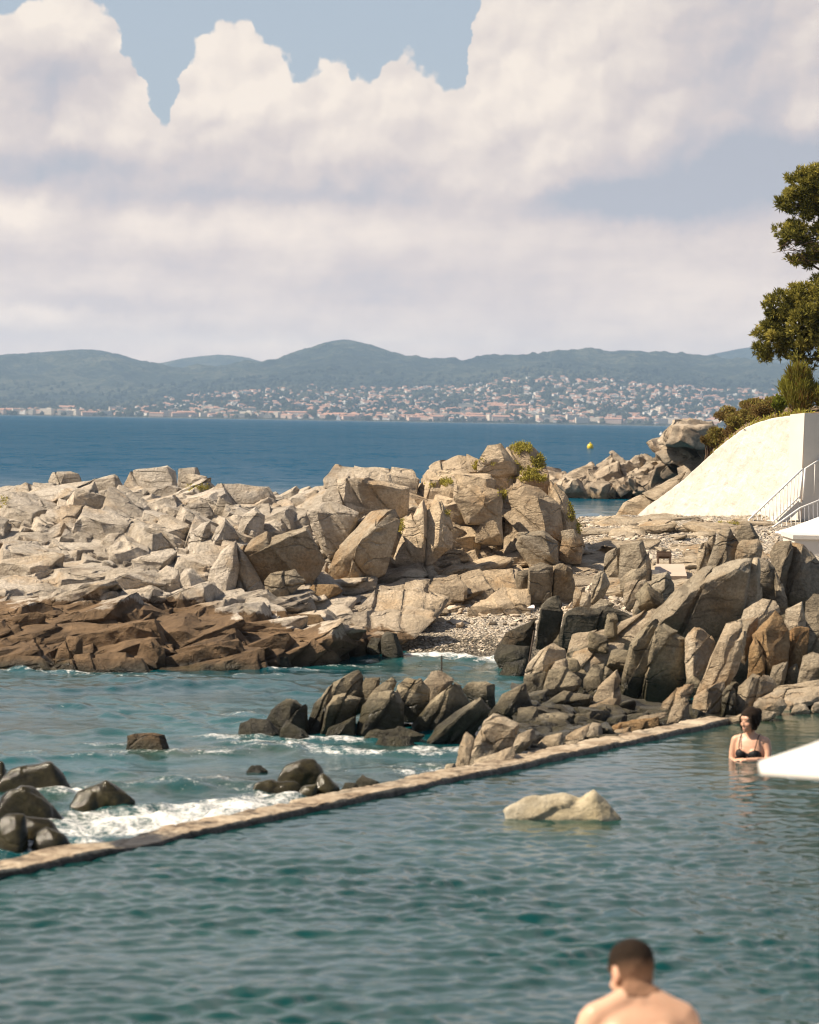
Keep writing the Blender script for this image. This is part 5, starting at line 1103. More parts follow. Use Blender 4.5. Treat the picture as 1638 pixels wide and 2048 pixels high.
MB().box(P(1310, 1150, 46.1) - q0, (.12, .2, .16)).build('slab_end', M['plaster'], sl_)
bn = empty('beach_bench', tuple(P(1328, 1126, 47.5))); q0 = np.array(bn.location); tag(bn, 'low brown wooden bench behind the concrete slab', 'bench')
M['brownwood'] = simple('brown_wood', (.16, .105, .07), .8, .3, 10, .3)
MB().box((0, 0, .13), (.24, .1, .04)).box((0, .06, .13), (.24, .012, .12)).build('seat', M['brownwood'], bn)
for sx in (-.1, .1): MB().box((sx, 0, .05), (.03, .09, .12)).build('leg', M['brownwood'], bn)
# scrap of pale litter on the slabs by the cove
r_ = np.random.default_rng(4); lv, lf = chull(np.array([P(1052 + r_.uniform(0, 18), 1207 + r_.uniform(0, 14), 42 + r_.uniform(0, .2)) for _ in range(14)]))
lo = lv.mean(0); tag(link('paper_scrap', np_mesh('paper_scrap', lv - lo, lf, smooth=False), simple('pale_pink_paper', (.72, .62, .60), .9, .2, 8, .1), loc=lo), 'crumpled pale pink scrap lying by the black fronted block', 'litter')

# ------------------------------------------------------------------ vegetation
def leaf_mat(name, cols, trans=.35):
    mt, t = material(name); c = t.ramp(t.attr('tone'), [(i / (len(cols) - 1), c_) for i, c_ in enumerate(cols)])
    df = t.node('ShaderNodeBsdfDiffuse'); t.put(df.inputs['Color'], c); tr = t.node('ShaderNodeBsdfTranslucent'); t.put(tr.inputs['Color'], c)
    ms = t.node('ShaderNodeMixShader'); ms.inputs[0].default_value = trans; t.l.new(df.outputs[0], ms.inputs[1]); t.l.new(tr.outputs[0], ms.inputs[2]); t.out(ms.outputs[0]); return mt
def blades(c, d, ln, wd, tone, r):
    """c (n,3) base, d (n,3) unit direction -> thin pointed quads"""
    n = len(c); s_ = np.cross(d, r.normal(size=(n, 3))); s_ /= np.linalg.norm(s_, axis=1)[:, None] + 1e-9
    ln = np.asarray(ln).reshape(-1, 1); wd = np.asarray(wd).reshape(-1, 1)
    v = np.stack([c - s_ * wd * .6, c + s_ * wd * .6, c + d * ln * .55 + s_ * wd, c + d * ln, c + d * ln * .55 - s_ * wd], 1).reshape(-1, 3)
    f = np.arange(n * 5).reshape(n, 5)[:, [0, 1, 2, 3, 4]]
    return v, f, np.repeat(tone, 5)
def foliage(name, v, f, tone, mat, parent=None, loc=None):
    o0 = np.zeros(3) if loc is None else np.asarray(loc)
    me = np_mesh(name, v - o0, f, smooth=False); attr(me, 'tone', tone); return link(name, me, mat, parent)
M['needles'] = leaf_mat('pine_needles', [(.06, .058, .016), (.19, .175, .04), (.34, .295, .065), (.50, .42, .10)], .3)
M['scrub'] = leaf_mat('scrub_leaves', [(.17, .11, .045), (.27, .19, .07), (.28, .25, .07), (.42, .36, .09)], .3)
M['broom'] = leaf_mat('broom_leaves', [(.20, .10, .035), (.19, .17, .035), (.27, .26, .045), (.46, .42, .08)], .35)
M['lime'] = leaf_mat('bright_leaves', [(.07, .09, .015), (.15, .17, .025), (.28, .29, .05)], .4)
M['grass'] = leaf_mat('grass_blades', [(.24, .20, .05), (.36, .32, .07), (.5, .42, .10)], .3)
M['bark'] = simple('pine_bark', (.10, .065, .042), .95, .2, 6, .35, .8, 18)
vr = np.random.default_rng(31)
PD = 67.0
pt_ = empty('pine_tree', tuple(P(1716, 826, PD))); p0 = np.array(pt_.location); tag(pt_, 'dark green umbrella pine leaning in from the right edge above the white wall', 'tree')
tr_ = np.array([P(1716, 826, PD), P(1712, 760, PD), P(1700, 660, PD), P(1706, 540, PD), P(1716, 430, PD), P(1722, 340, PD)]) - p0; tr_[0, 2] -= .4
MB().tube(tr_, [.2, .18, .16, .13, .1, .05], 10).build('trunk', M['bark'], pt_, smooth=True)
ELL = [(1592, 655, 52, 55), (1655, 625, 70, 62), (1540, 692, 30, 34), (1566, 612, 30, 32), (1625, 705, 62, 28), (1700, 660, 90, 82), (1588, 590, 22, 20), (1640, 585, 30, 22), (1555, 650, 26, 22),
       (1604, 392, 38, 38), (1650, 370, 55, 40), (1582, 468, 30, 22), (1620, 470, 34, 16), (1640, 505, 26, 12), (1720, 420, 90, 90), (1700, 350, 66, 40), (1575, 400, 20, 20), (1630, 420, 34, 24), (1606, 520, 28, 9)]
cc, dd_, tn = [], [], []; limbs = []
for (ex, ey, rx, ry) in ELL:
    c0 = P(ex, ey, PD); m_ = PD / F; nsub = int(7 + rx * ry / 75)
    limbs.append((c0, rx * m_))
    for _ in range(nsub):
        u = vr.normal(size=3); u /= np.linalg.norm(u); k = vr.uniform(.3, 1.4) ** .5
        sc = c0 + u * np.array([rx, rx * 1.0, ry]) * m_ * k; rs = vr.uniform(.07, .17); base_t = np.clip(.45 + .3 * u[2] + vr.normal(0, .16), 0, 1)  # light from above put into the tone: upper tufts of a clump paler
        nt = int(12 + 16 * vr.random())
        w = vr.normal(size=(nt, 3)); w /= np.linalg.norm(w, axis=1)[:, None]; w[:, 2] += .25
        tc = sc + w * rs * vr.uniform(.3, 1, (nt, 1)) * [1.15, 1.15, .8]
        for j in range(nt):
            nb = 9; d_ = w[j] + vr.normal(0, .55, (nb, 3)) + [0, 0, .35]; d_ /= np.linalg.norm(d_, axis=1)[:, None]
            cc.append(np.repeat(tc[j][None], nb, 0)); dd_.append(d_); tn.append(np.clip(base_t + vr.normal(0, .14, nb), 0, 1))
c_, d_, tn = np.vstack(cc), np.vstack(dd_), np.concatenate(tn)
v, f, tone = blades(c_, d_, vr.uniform(.07, .15, len(c_)), vr.uniform(.008, .015, len(c_)), tn, vr)
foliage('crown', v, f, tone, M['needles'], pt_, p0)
mbL = []
for (c0, rm) in limbs:
    # nearest trunk height below the clump
    tz = np.clip(c0[2] - p0[2] - vr.uniform(.1, .5), .4, tr_[-1, 2]); s_ = np.array([np.interp(tz, tr_[:, 2], tr_[:, j]) for j in range(3)])
    e = c0 - p0 + [0, 0, -.08]; mid = (s_ + e) / 2 + vr.normal(0, .09, 3) + [0, 0, -.08]
    MB().tube([s_, s_ * .6 + mid * .4 + vr.normal(0, .04, 3), mid, e * .6 + mid * .4 + vr.normal(0, .05, 3), e], [.05, .042, .034, .024, .012], 6).build('limb', M['bark'], pt_, smooth=True)
# bare twigs showing under the middle tier
tw = MB()
for _ in range(70):
    s_ = P(vr.uniform(1585, 1650), vr.uniform(478, 525), PD + vr.normal(0, .3)) - p0; e = s_ + vr.normal(0, 1, 3) * [.28, .2, .10] - [.1, 0, 0]
    tw.tube([s_, (s_ + e) / 2 + vr.normal(0, .03, 3), e], [.009, .007, .003], 4)
tw.build('twigs', M['bark'], pt_)

def shrub(name, label, cx, cy_base, D, w, h, n, mat, ln, wd, up, tone0=.5, cat='shrub', group=None, lumps=9):
    base = P(cx, cy_base, D); m_ = D / F; w *= m_; h *= m_
    o = empty(name, tuple(base)); tag(o, label, cat, group)
    lc = vr.normal(size=(lumps, 3)); lc /= np.linalg.norm(lc, axis=1)[:, None]; lc = lc * vr.uniform(.3, .75, (lumps, 1)) * [w * .5, w * .45, h * .42] + [0, 0, h * .52]
    lr = vr.uniform(.28, .5, lumps)[:, None] * np.array([w * .5, w * .5, h * .5]); lt = np.clip(tone0 + vr.normal(0, .2, lumps), 0, 1)
    k = vr.integers(lumps, size=n); u = vr.normal(size=(n, 3)); u /= np.linalg.norm(u, axis=1)[:, None]
    c = lc[k] + u * lr[k] * vr.uniform(.35, 1, (n, 1)); c[:, 2] = np.abs(c[:, 2])
    d_ = u * .8 + vr.normal(0, .5, (n, 3)) + [0, 0, up]; d_ /= np.linalg.norm(d_, axis=1)[:, None]
    v, f, tone = blades(c, d_, vr.uniform(.6, 1.3, n) * ln, vr.uniform(.6, 1.3, n) * wd, np.clip(lt[k] + vr.normal(0, .16, n), 0, 1), vr)
    foliage('leaves', v, f, tone, mat, o)
    s_ = MB()
    for j in range(lumps): s_.tube([vr.normal(0, .04, 3) * [1, 1, 0] - [0, 0, .25], lc[j] * .55 + vr.normal(0, .04, 3), lc[j] + [0, 0, lr[j][2] * .4]], [.018, .012, .005], 5)
    s_.build('stem', M['bark'], o); return o
shrub('broom_bush', 'tall feathery yellow green bush with upright sprays on top of the white wall', 1600, 836, 63.6, 92, 108, 9000, M['broom'], .17, .009, 1.5, .5, lumps=14)
shrub('broom_bush', 'bushy yellow green shrub cut by the right edge above the wall', 1652, 836, 63.4, 80, 82, 6000, M['broom'], .12, .009, .9, .55, lumps=12)
shrub('leafy_plant', 'small lime green plant left of the tall feathery bush', 1554, 836, 63.2, 34, 46, 1500, M['lime'], .06, .017, .4, .6)
for lab, x_, y_, D_, w_, h_ in [('low olive scrub highest on the slope behind the white wall', 1530, 840, 64.8, 62, 50), ('low brownish scrub second from the top of the slope', 1497, 856, 65.4, 62, 52), ('low brownish scrub in the middle of the slope', 1466, 876, 66, 58, 50),
                               ('low dry scrub near the lower end of the slope', 1438, 893, 66.4, 46, 44), ('small dry scrub lowest on the slope above the far rocks', 1418, 900, 66.6, 34, 34), ('olive scrub on the crest behind the others', 1505, 832, 68, 70, 40), ('brown scrub on the crest over the far rocks', 1462, 858, 68.5, 70, 44)]:
    shrub('scrub_bush', lab, x_, y_, D_, w_, h_, 4600, M['scrub'], .06, .012, .5, .42, group='scrub bushes on the slope', lumps=11)
# creeping bright leaves along the wall top
n = 900; px_ = vr.uniform(1420, 1600, n); c = wp(px_, np.interp(px_, [q_[0] for q_ in top_], [q_[1] for q_ in top_])) + vr.normal(0, 1, (n, 3)) * [.02, .02, .04] - wn * vr.uniform(0, .4, (n, 1)) + [0, 0, .03]
d_ = vr.normal(0, .6, (n, 3)) + [0, 0, .7]; d_ /= np.linalg.norm(d_, axis=1)[:, None]; v, f, tone = blades(c, d_, vr.uniform(.05, .12, n), vr.uniform(.008, .016, n), vr.random(n), vr)
tag(foliage('ground_cover', v, f, tone, M['broom']), 'fringe of small plants along the top of the white wall', 'plants', kind='stuff')
# grass patches on the rocks, seated on the real surface
from mathutils.bvhtree import BVHTree
dg = bpy.context.evaluated_depsgraph_get(); bvh = BVHTree.FromObject(hl, dg); bvb = BVHTree.FromObject(beach, dg)
def cast(px, py, tree=bvh):
    d_ = ray(px, py); h_ = tree.ray_cast(Vector(CAM), Vector(d_).normalized()); return None if h_[0] is None or h_[1].z < .3 else np.array(h_[0])
cs = []
for (qx, qy, rx, ry, n) in [(365, 178, 46, 26, 620), (440, 205, 30, 28, 420), (520, 178, 50, 36, 700), (500, 108, 42, 24, 500), (545, 225, 55, 14, 380), (575, 160, 18, 30, 240), (430, 285, 14, 30, 160), (235, 355, 24, 12, 180), (265, 372, 20, 8, 140), (215, 240, 24, 14, 160), (150, 250, 30, 8, 120), (690, 350, 14, 40, 160), (40, 400, 14, 34, 120), (720, 395, 10, 40, 120)]:
    for _ in range(n):
        a_, k = vr.uniform(0, 6.28), vr.random() ** .6; h_ = cast(780 + (qx + rx * k * math.cos(a_)) / 1.909, 840 + (qy + ry * k * math.sin(a_)) / 1.909)
        if h_ is not None and h_[1] < 56: cs.append(h_)
for (x_, y_, rx, ry, n) in [(398, 976, 22, 5, 90), (360, 955, 5, 14, 60), (5, 1005, 12, 10, 40)]:
    for _ in range(n):
        h_ = cast(x_ + vr.uniform(-rx, rx), y_ + vr.uniform(-ry, ry))
        if h_ is not None and h_[1] < 56: cs.append(h_)
for _ in range(260):
    h_ = cast(1460 + vr.normal(0, 12), 1050 + vr.normal(0, 3), bvb)
    if h_ is not None: cs.append(h_)
cs = np.repeat(np.array(cs), 5, 0); n = len(cs); d_ = vr.normal(0, .6, (n, 3)) + [0, -.2, .7]; d_ /= np.linalg.norm(d_, axis=1)[:, None]
v, f, tone = blades(cs + vr.normal(0, .02, (n, 3)), d_, vr.uniform(.012, .034, n), vr.uniform(.006, .012, n), np.clip(vr.normal(.5, .25, n), 0, 1), vr)
tag(foliage('grass', v, f, tone, M['grass']), 'yellow green grass and succulents growing on the rocks', 'grass', kind='stuff')
# ------------------------------------------------------------------ far shore: hills, town, boats, haze
fr_ = np.random.default_rng(55)
def yh(px): return 840.5 + ROLL * (np.asarray(px, float) - 819)
HZ = F * (CAM[2] - SEA_Z)
mt, t = material('hill_woodland'); p = t.pos()
n1 = t.noise(p, .0022, 8, .62); n2 = t.noise(p, .014, 8, .75); n3 = t.noise(p, .05, 4, .75)
c = t.ramp(t.add(t.mul(n1, .3), t.add(t.mul(n2, .4), t.mul(n3, .3))), [(.42, (.0, .006, .006)), (.5, (.03, .04, .022)), (.58, (.13, .125, .075))])
c = t.mix(t.rng(t.noise(p, .0035, 6, .7), .63, .72, 0, .6), c, (.17, .14, .095, 1))
t.out(t.pbsdf(c, .95, .1, t.bump(t.add(n2, n3), 1.0, 30))); M['hill'] = mt
HXX = list(range(-260, 1960, 12)); HXX = np.array(HXX, float)
R1 = [(-260, 720), (-100, 716), (0, 712), (60, 707), (130, 702), (190, 699), (225, 706), (260, 717), (300, 729), (330, 736), (360, 743), (420, 738), (460, 737), (500, 735), (530, 730), (560, 718), (600, 704), (640, 688), (670, 681), (695, 679), (720, 684), (760, 697), (800, 713), (840, 723), (880, 727), (930, 729), (980, 728), (1040, 722), (1090, 717), (1130, 712), (1170, 708), (1220, 706), (1280, 706), (1340, 709), (1400, 716), (1450, 722), (1500, 728), (1550, 735), (1640, 742), (1960, 742)]
TT = [(-260, 800), (0, 806), (250, 806), (330, 800), (420, 790), (520, 783), (600, 777), (680, 780), (760, 782), (850, 780), (930, 775), (1000, 764), (1060, 757), (1120, 758), (1200, 762), (1300, 772), (1420, 780), (1520, 784), (1960, 790)]
ridge = np.interp(HXX, *zip(*R1)); tops = np.interp(HXX, *zip(*TT)); coast = yh(HXX) + HZ / 6000
ridge = np.convolve(np.pad(ridge, 2, 'edge'), [.1, .2, .4, .2, .1], 'valid')
def coast_pt(px, tt):
    """tt 0 shore .. 1 upper edge of the town .. 2 ridge .. 3 behind"""
    px = np.asarray(px, float); tt = np.asarray(tt, float)
    c0, c1, c2 = (np.interp(px, HXX, a_) for a_ in (coast - 1.5, tops, ridge))
    i0 = np.clip(tt, 0, 1); i1 = np.clip(tt - 1, 0, 1); i2 = np.clip(tt - 2, 0, 1)
    D = 6000 + 1500 * i0 + 2000 * i1 + 1200 * i2
    rel1 = np.interp(tt, [1, 1.5, 2], [0, .55, 1])
    py = c0 + (c1 - c0) * i0 ** .9 + (c2 - c1) * np.where(tt > 1, rel1, 0) + 150 * i2
    return P(px, py, D)
nc, nr = 420, 170
px, tt = np.meshgrid(np.linspace(-260, 1950, nc), np.concatenate([np.linspace(0, 1, 60), np.linspace(1, 2, 80)[1:], np.linspace(2, 3, 32)[1:]])); nr = px.shape[0]
v = coast_pt(px.ravel(), tt.ravel()); T = tt.ravel()
amp = np.interp(T, [0, .2, 1, 1.6, 1.9, 2, 2.3], [0, 2, 8, 55, 20, 3, 10])
v[:, 2] += amp * fbm(v * [1, .6, 0], .004, 5, seed=2, ridged=True) + np.interp(T, [0, 1, 2], [0, 2.5, 4]) * fbm(v * [1, 1, 0], .03, 4, gain=.65, seed=3)
rows0 = v[:nc].copy(); rows0[:, 2] = -3
v2 = np.vstack([rows0, v]); tag(link('hills', np_mesh('hills', v2, grid_faces(nr + 1, nc)), M['hill']), 'wooded blue green hills along the far shore', 'hills', kind='structure')
from mathutils.bvhtree import BVHTree as _B
for pts_, D in [([(230, 760), (280, 737), (320, 728), (380, 716), (430, 710), (480, 714), (530, 726), (600, 760)], 11200), ([(700, 740), (760, 716), (800, 717), (850, 719), (890, 722), (1000, 745)], 11700),
                ([(860, 745), (900, 727), (960, 720), (1010, 711), (1060, 711), (1110, 716), (1200, 745)], 11200), ([(1300, 750), (1380, 720), (1430, 709), (1500, 696), (1540, 690), (1600, 693), (1640, 700), (1850, 730)], 11500)]:
    xs = np.linspace(pts_[0][0], pts_[-1][0], 90); ys = np.interp(xs, *zip(*pts_)); ys = np.convolve(np.pad(ys, 3, 'edge'), np.ones(7) / 7, 'valid')
    rows = [P(xs, ys * (1 - k) + 845 * k, D - 1200 * k) for k in np.linspace(1, 0, 26)] + [P(xs, ys * 0 + 850, D + 500)]
    vv = np.concatenate(rows); amp = np.tile(0 * xs, len(rows)); vv[:, 2] += 6 * fbm(vv, .006, 5, seed=4, ridged=True)
    tag(link('hills', np_mesh('hills', vv, grid_faces(len(rows), 90)), M['hill']), 'distant hazy hill behind the main ridge', 'hills', kind='structure')
hb = _B.FromPolygons(v2.tolist(), grid_faces(nr + 1, nc).tolist())
def ground_z(x, y):
    h_ = hb.ray_cast(Vector((x, y, 900)), Vector((0, 0, -1))); return 2.0 if h_[0] is None else h_[0].z
# town
wcol = {'white': (.74, .69, .62), 'cream': (.66, .56, .44), 'pink': (.62, .45, .35)}
mw = {k: simple('wall_' + k, c_, .9, .2, .2, .08) for k, c_ in wcol.items()}
mr = simple('terracotta_roof', (.44, .24, .16), .9, .2, .3, .2); mg = simple('dark_window', (.05, .055, .06), .3, .5, 1, .1); mf = simple('flat_roof', (.66, .60, .54), .9, .2, .3, .1)
def house_mesh(name, kind, w, d_, h, seed):
    r_ = np.random.default_rng(seed); mb = MB()
    if kind in ('hip', 'gable', 'wing'):
        mb.box((0, 0, h / 2 - 2), (w, d_, h + 4)); rh = .16 * d_ + .8; o_ = .6; ins = d_ * .45 if kind == 'hip' else -.0
        x, y = w / 2 + o_, d_ / 2 + o_
        V_ = [(-x, -y, h), (x, -y, h), (x, y, h), (-x, y, h), (-x + ins, 0, h + rh), (x - ins, 0, h + rh)]
        mb.add(V_, [(0, 1, 5, 4), (2, 3, 4, 5), (1, 2, 5), (3, 0, 4), (3, 2, 1, 0)], 1)
        if kind == 'wing':
            w2, d2, h2 = w * .5, d_ * .8, h * .62; mb.box((w / 2 + w2 / 2, -d_ * .05, h2 / 2 - 2), (w2, d2, h2 + 4))
            x0, x1, y = w / 2 + .02, w / 2 + w2 + .5, d2 / 2 + .5; mb.add([(x0, -y, h2), (x1, -y, h2), (x1, y, h2), (x0, y, h2), (x0, 0, h2 + 1.6), (x1, 0, h2 + 1.6)], [(0, 1, 5, 4), (2, 3, 4, 5), (1, 2, 5), (3, 0, 4), (3, 2, 1, 0)], 1)
    else:
        mb.box((0, 0, h / 2 - 2), (w, d_, h + 4)); mb.box((0, 0, h + .25), (w + .6, d_ + .6, .5), mi=3)
        mb.box((w * .2, 0, h + 1.4), (w * .3, d_ * .5, 1.8))
    nf = max(1, int(h / 3)); nw = max(2, int(w / 3.2))
    for fl in range(nf):
        for k in range(nw):
            mb.box((-w / 2 + (k + .5) * w / nw, -d_ / 2 - .02, 1.6 + fl * 3), (1.3, .12, 1.5), mi=2)
    return mb.mesh(name)
KINDS = [('villa', 'hip', 'white', 13, 10, 6.2, 'white villa with a terracotta hipped roof in the far town', 26), ('house', 'gable', 'cream', 11, 9, 5.6, 'cream house with a terracotta gable roof in the far town', 24),
         ('house', 'wing', 'white', 11, 9, 6.4, 'white house with a lower side wing and terracotta roofs in the far town', 22), ('house', 'flat', 'white', 15, 10, 7, 'white flat roofed modern house in the far town', 16),
         ('house', 'gable', 'pink', 12, 9, 6, 'pink house with a terracotta gable roof in the far town', 12), ('apartment_block', 'flat', 'cream', 34, 12, 13, 'long cream apartment block with rows of windows in the far town', 4), ('apartment_block', 'gable', 'pink', 40, 13, 10, 'long pink terrace with a terracotta roof in the far town', 4)]
GR = ['white hipped roof villas of the far town', 'cream gabled houses of the far town', 'white winged houses of the far town', 'flat roofed white houses of the far town', 'pink gabled houses of the far town', 'cream apartment blocks of the far town', 'long pink terraces of the far town']
meshes = [house_mesh(k[0], k[1], k[3], k[4], k[5], i) for i, k in enumerate(KINDS)]
for me, k in zip(meshes, KINDS):
    for mm in (mw[k[2]], mr, mg, mf): me.materials.append(mm)
pr_ = np.array([k[7] for k in KINDS], float); pr_ /= pr_.sum()
spots = []; tries = 0
while len(spots) < 2000 and tries < 80000:
    tries += 1; x_ = fr_.uniform(-60, 1570); u = fr_.random() ** 1.15
    if x_ < 330:
        if u > .28 + .25 * max(0, (x_ - 180) / 150) or fr_.random() < .45: continue
    if x_ > 330 and x_ < 620 and fr_.random() < .35: continue
    cl_ = .5 + .5 * math.sin(x_ * .021 + 2) * math.sin(u * 7 + x_ * .008)
    if fr_.random() > .35 + .65 * cl_ and u > .1: continue
    c = coast_pt([x_], [u * .97 + .015])[0]
    if any((c[0] - s_[0]) ** 2 + ((c[1] - s_[1]) * .35) ** 2 < 8.5 ** 2 for s_ in spots[-260:]): continue
    spots.append((c[0], c[1], x_, u))
spots.sort(key=lambda s_: s_[1])
rest = MB(); restm = []
for i, (x, y, px_, u) in enumerate(spots):
    k = int(fr_.choice(len(KINDS), p=pr_)); 
    if k >= 5 and u > .35: k = int(fr_.integers(5))
    if u < .06 and fr_.random() < .4: k = 5 + int(fr_.integers(2))
    rz = fr_.normal(0, .5); sc = fr_.uniform(.5, .95); z = ground_z(x, y)
    if i < 300:
        o = bpy.data.objects.new(KINDS[k][0], meshes[k]); COL.objects.link(o); o.location = (x, y, z - .3); o.rotation_euler = (0, 0, rz); o.scale = (sc, sc, sc * fr_.uniform(.9, 1.1)); tag(o, KINDS[k][6], 'apartment block' if k >= 5 else 'house', GR[k])
    else:
        me = meshes[k]; vv = np.empty(len(me.vertices) * 3, np.float32); me.vertices.foreach_get('co', vv); vv = vv.reshape(-1, 3) * sc; ca, sa = math.cos(rz), math.sin(rz)
        vv = vv @ np.array([[ca, sa, 0], [-sa, ca, 0], [0, 0, 1]]) + [x, y, z - .3]
        base = {'white': 0, 'cream': 1, 'pink': 2}[KINDS[k][2]]
        for pl_ in me.polygons: restm.append((len(rest.f), [base, 3, 4, 5][pl_.material_index])); rest.f.append([rest.n + q_ for q_ in pl_.vertices]); rest.m.append([base, 3, 4, 5][pl_.material_index])
        rest.v.append(vv); rest.n += len(vv)
tag(rest.build('distant_houses', [mw['white'], mw['cream'], mw['pink'], mr, mg, mf]), 'mass of small houses covering the upper slopes of the far town', 'houses', kind='stuff')
# trees between the houses
n = 4200; px_ = fr_.uniform(-100, 1600, n); u = fr_.random(n) * 1.25; c = coast_pt(px_, u); V_, F_ = [], []; iv2 = iv; m_ = 0
for k in range(n):
    s_ = fr_.uniform(3.0, 7.5); V_.append(iv2 * fr_.uniform(.75, 1.2, (len(iv2), 1)) * [s_ * 1.2, s_, s_] + [c[k, 0], c[k, 1], ground_z(c[k, 0], c[k, 1]) + s_ * .5]); F_.append(jf + m_); m_ += len(iv2)
me = np_mesh('town_trees', np.vstack(V_), np.vstack(F_)); tag(link('town_trees', me, M['hill']), 'dark trees growing between the houses of the far town', 'trees', kind='stuff')
# pale strand along the far shore
mb = MB(); xs = np.linspace(-150, 1640, 60); a_ = P(xs, yh(xs) + HZ / 5985 + .0, 5985); a_[:, 2] = -.6; b_ = a_ + [0, 90, 3.2]
tag(link('strand', np_mesh('strand', np.vstack([a_, b_]), grid_faces(2, 60)), simple('strand_sand', (.52, .45, .36), .95, .1, .01, .15)), 'pale strip of beach along the far shore', 'beach', kind='structure')
# sailing boat and buoys
bp = G(676, 838.9, SEA_Z); bp[1] = 5200; bp[0] = P(676, 838, 5200)[0]; bt = empty('sailing_boat', (bp[0], bp[1], SEA_Z)); tag(bt, 'tiny white sailing boat off the far town', 'boat')
mb = MB(); mb.add([(-4, 0, 1), (-3.4, -1.3, 1), (3, -1.3, 1.1), (5, 0, 1.3), (3, 1.3, 1.1), (-3.4, 1.3, 1), (-3, 0, -.5), (3.6, 0, -.5)], [(0, 1, 2, 3, 4, 5), (0, 6, 1), (1, 6, 7, 2), (2, 7, 3), (3, 7, 4), (4, 7, 6, 5), (5, 6, 0)]); mb.build('hull', M['plaster'], bt)
MB().tube([(0.6, 0, .8), (.6, 0, 13)], .12, 6).build('mast', M['white_metal'], bt); MB().prism([(.4, 0, 1.8), (-3.8, .3, 1.8), (.4, 0, 12.6)], (0, .08, 0)).build('mainsail', M['canvas'], bt); MB().prism([(.8, 0, 12), (.8, .3, 1.8), (4.6, 0, 1.4)], (0, .08, 0)).build('jib', M['canvas'], bt)
c = G(1180.5, 897, SEA_Z); by = empty('mooring_buoy', (c[0], c[1], SEA_Z)); tag(by, 'round yellow mooring buoy floating off the headland', 'buoy')
my = simple('yellow_plastic', (.62, .46, .02), .35, .5, 2, .1)
MB().lathe([(.05, -.3), (.30, -.2), (.42, .05), (.43, .25), (.36, .5), (.22, .62), (.05, .66)], (0, 0, 0), 18).build('float', my, by, smooth=True); MB().lathe([(.12, .64), (.1, .78), (.03, .84)], (0, 0, 0), 10).build('cap', my, by, smooth=True)
c = G(1322, 870, SEA_Z); by = empty('marker_buoy', (c[0], c[1], SEA_Z)); tag(by, 'small white marker buoy near the rocky point', 'buoy')
MB().lathe([(.05, -.4), (.4, -.2), (.52, .1), (.4, .5), (.1, .7)], (0, 0, 0), 14).build('float', M['white_metal'], by, smooth=True); MB().lathe([(.06, .6), (.06, 1.2), (.02, 1.22)], (0, 0, 0), 8).build('post', M['white_metal'], by, smooth=True)
# sea haze
mt, t = material('haze'); vs = t.node('ShaderNodeVolumePrincipled'); vs.inputs['Color'].default_value = (.52, .74, 1.0, 1); vs.inputs['Density'].default_value = 8e-5; vs.inputs['Anisotropy'].default_value = .1
om = t.node('ShaderNodeOutputMaterial'); t.l.new(vs.outputs[0], om.inputs['Volume'])
mb = MB(); mb.box((0, 6150, 170), (9000, 12700, 345)); hz = mb.build('haze', mt); tag(hz, 'pale sea haze over the bay', 'haze', kind='stuff')
# ------------------------------------------------------------------ people
def sphere(sp, c, r, M_=None, n=14):
    th = np.linspace(0, math.pi, n); ph = np.linspace(0, 2 * math.pi, 2 * n, endpoint=False); r = np.broadcast_to(np.asarray(r, float), (3,))
    v = np.array([(math.sin(a) * math.cos(b), math.sin(a) * math.sin(b), math.cos(a)) for a in th[1:-1] for b in ph] + [(0, 0, 1), (0, 0, -1)]) * r
    if M_ is not None: v = v @ np.asarray(M_).T
    k = 2 * n; rows = n - 2; f = []
    for i in range(rows - 1):
        for j in range(k):
            a, b, c_, d_ = i * k + j, i * k + (j + 1) % k, (i + 1) * k + (j + 1) % k, (i + 1) * k + j; f += [(a, d_, c_), (a, c_, b)]
    T_, B_ = rows * k, rows * k + 1
    for j in range(k): f += [(T_, j, (j + 1) % k), (B_, (rows - 1) * k + (j + 1) % k, (rows - 1) * k + j)]
    sp.add(v + np.asarray(c), np.array(f))
def limb(sp, pts_, rad, n=14):
    """tapered limb with rounded joints"""
    pts_ = np.asarray(pts_, float); tt = np.linspace(0, 1, len(pts_)); t2 = np.linspace(0, 1, (len(pts_) - 1) * 6 + 1)
    p = np.stack([np.interp(t2, tt, pts_[:, k]) for k in range(3)], 1); r = np.interp(t2, tt, rad)
    mb = MB().tube(p, r, n); v = np.vstack(mb.v); f = []
    for q in mb.f:
        for k in range(1, len(q) - 1): f.append((q[0], q[k], q[k + 1]))
    sp.add(v, np.array(f))
    for a, b in zip(pts_, rad): sphere(sp, a, b, n=9)
def loft(sp, rings, n=28):
    """rings: (cx, cy, z, rx, ry) stacked into a closed torso"""
    th = np.arange(n) * 2 * math.pi / n; V_ = []
    for cx_, cy_, z_, rx, ry in rings:
        c, s = np.cos(th), np.sin(th); e = .85
        V_.append(np.stack([cx_ + rx * np.sign(c) * np.abs(c) ** e, cy_ + ry * np.sign(s) * np.abs(s) ** e, np.full(n, z_)], 1))
    k = len(rings); f = []
    for i in range(k - 1):
        for j in range(n):
            a, b, c, d_ = i * n + j, i * n + (j + 1) % n, (i + 1) * n + (j + 1) % n, (i + 1) * n + j; f += [(a, b, c), (a, c, d_)]
    for j in range(1, n - 1): f += [(0, j + 1, j), ((k - 1) * n, (k - 1) * n + j, (k - 1) * n + j + 1)]
    sp.add(np.vstack(V_), np.array(f))
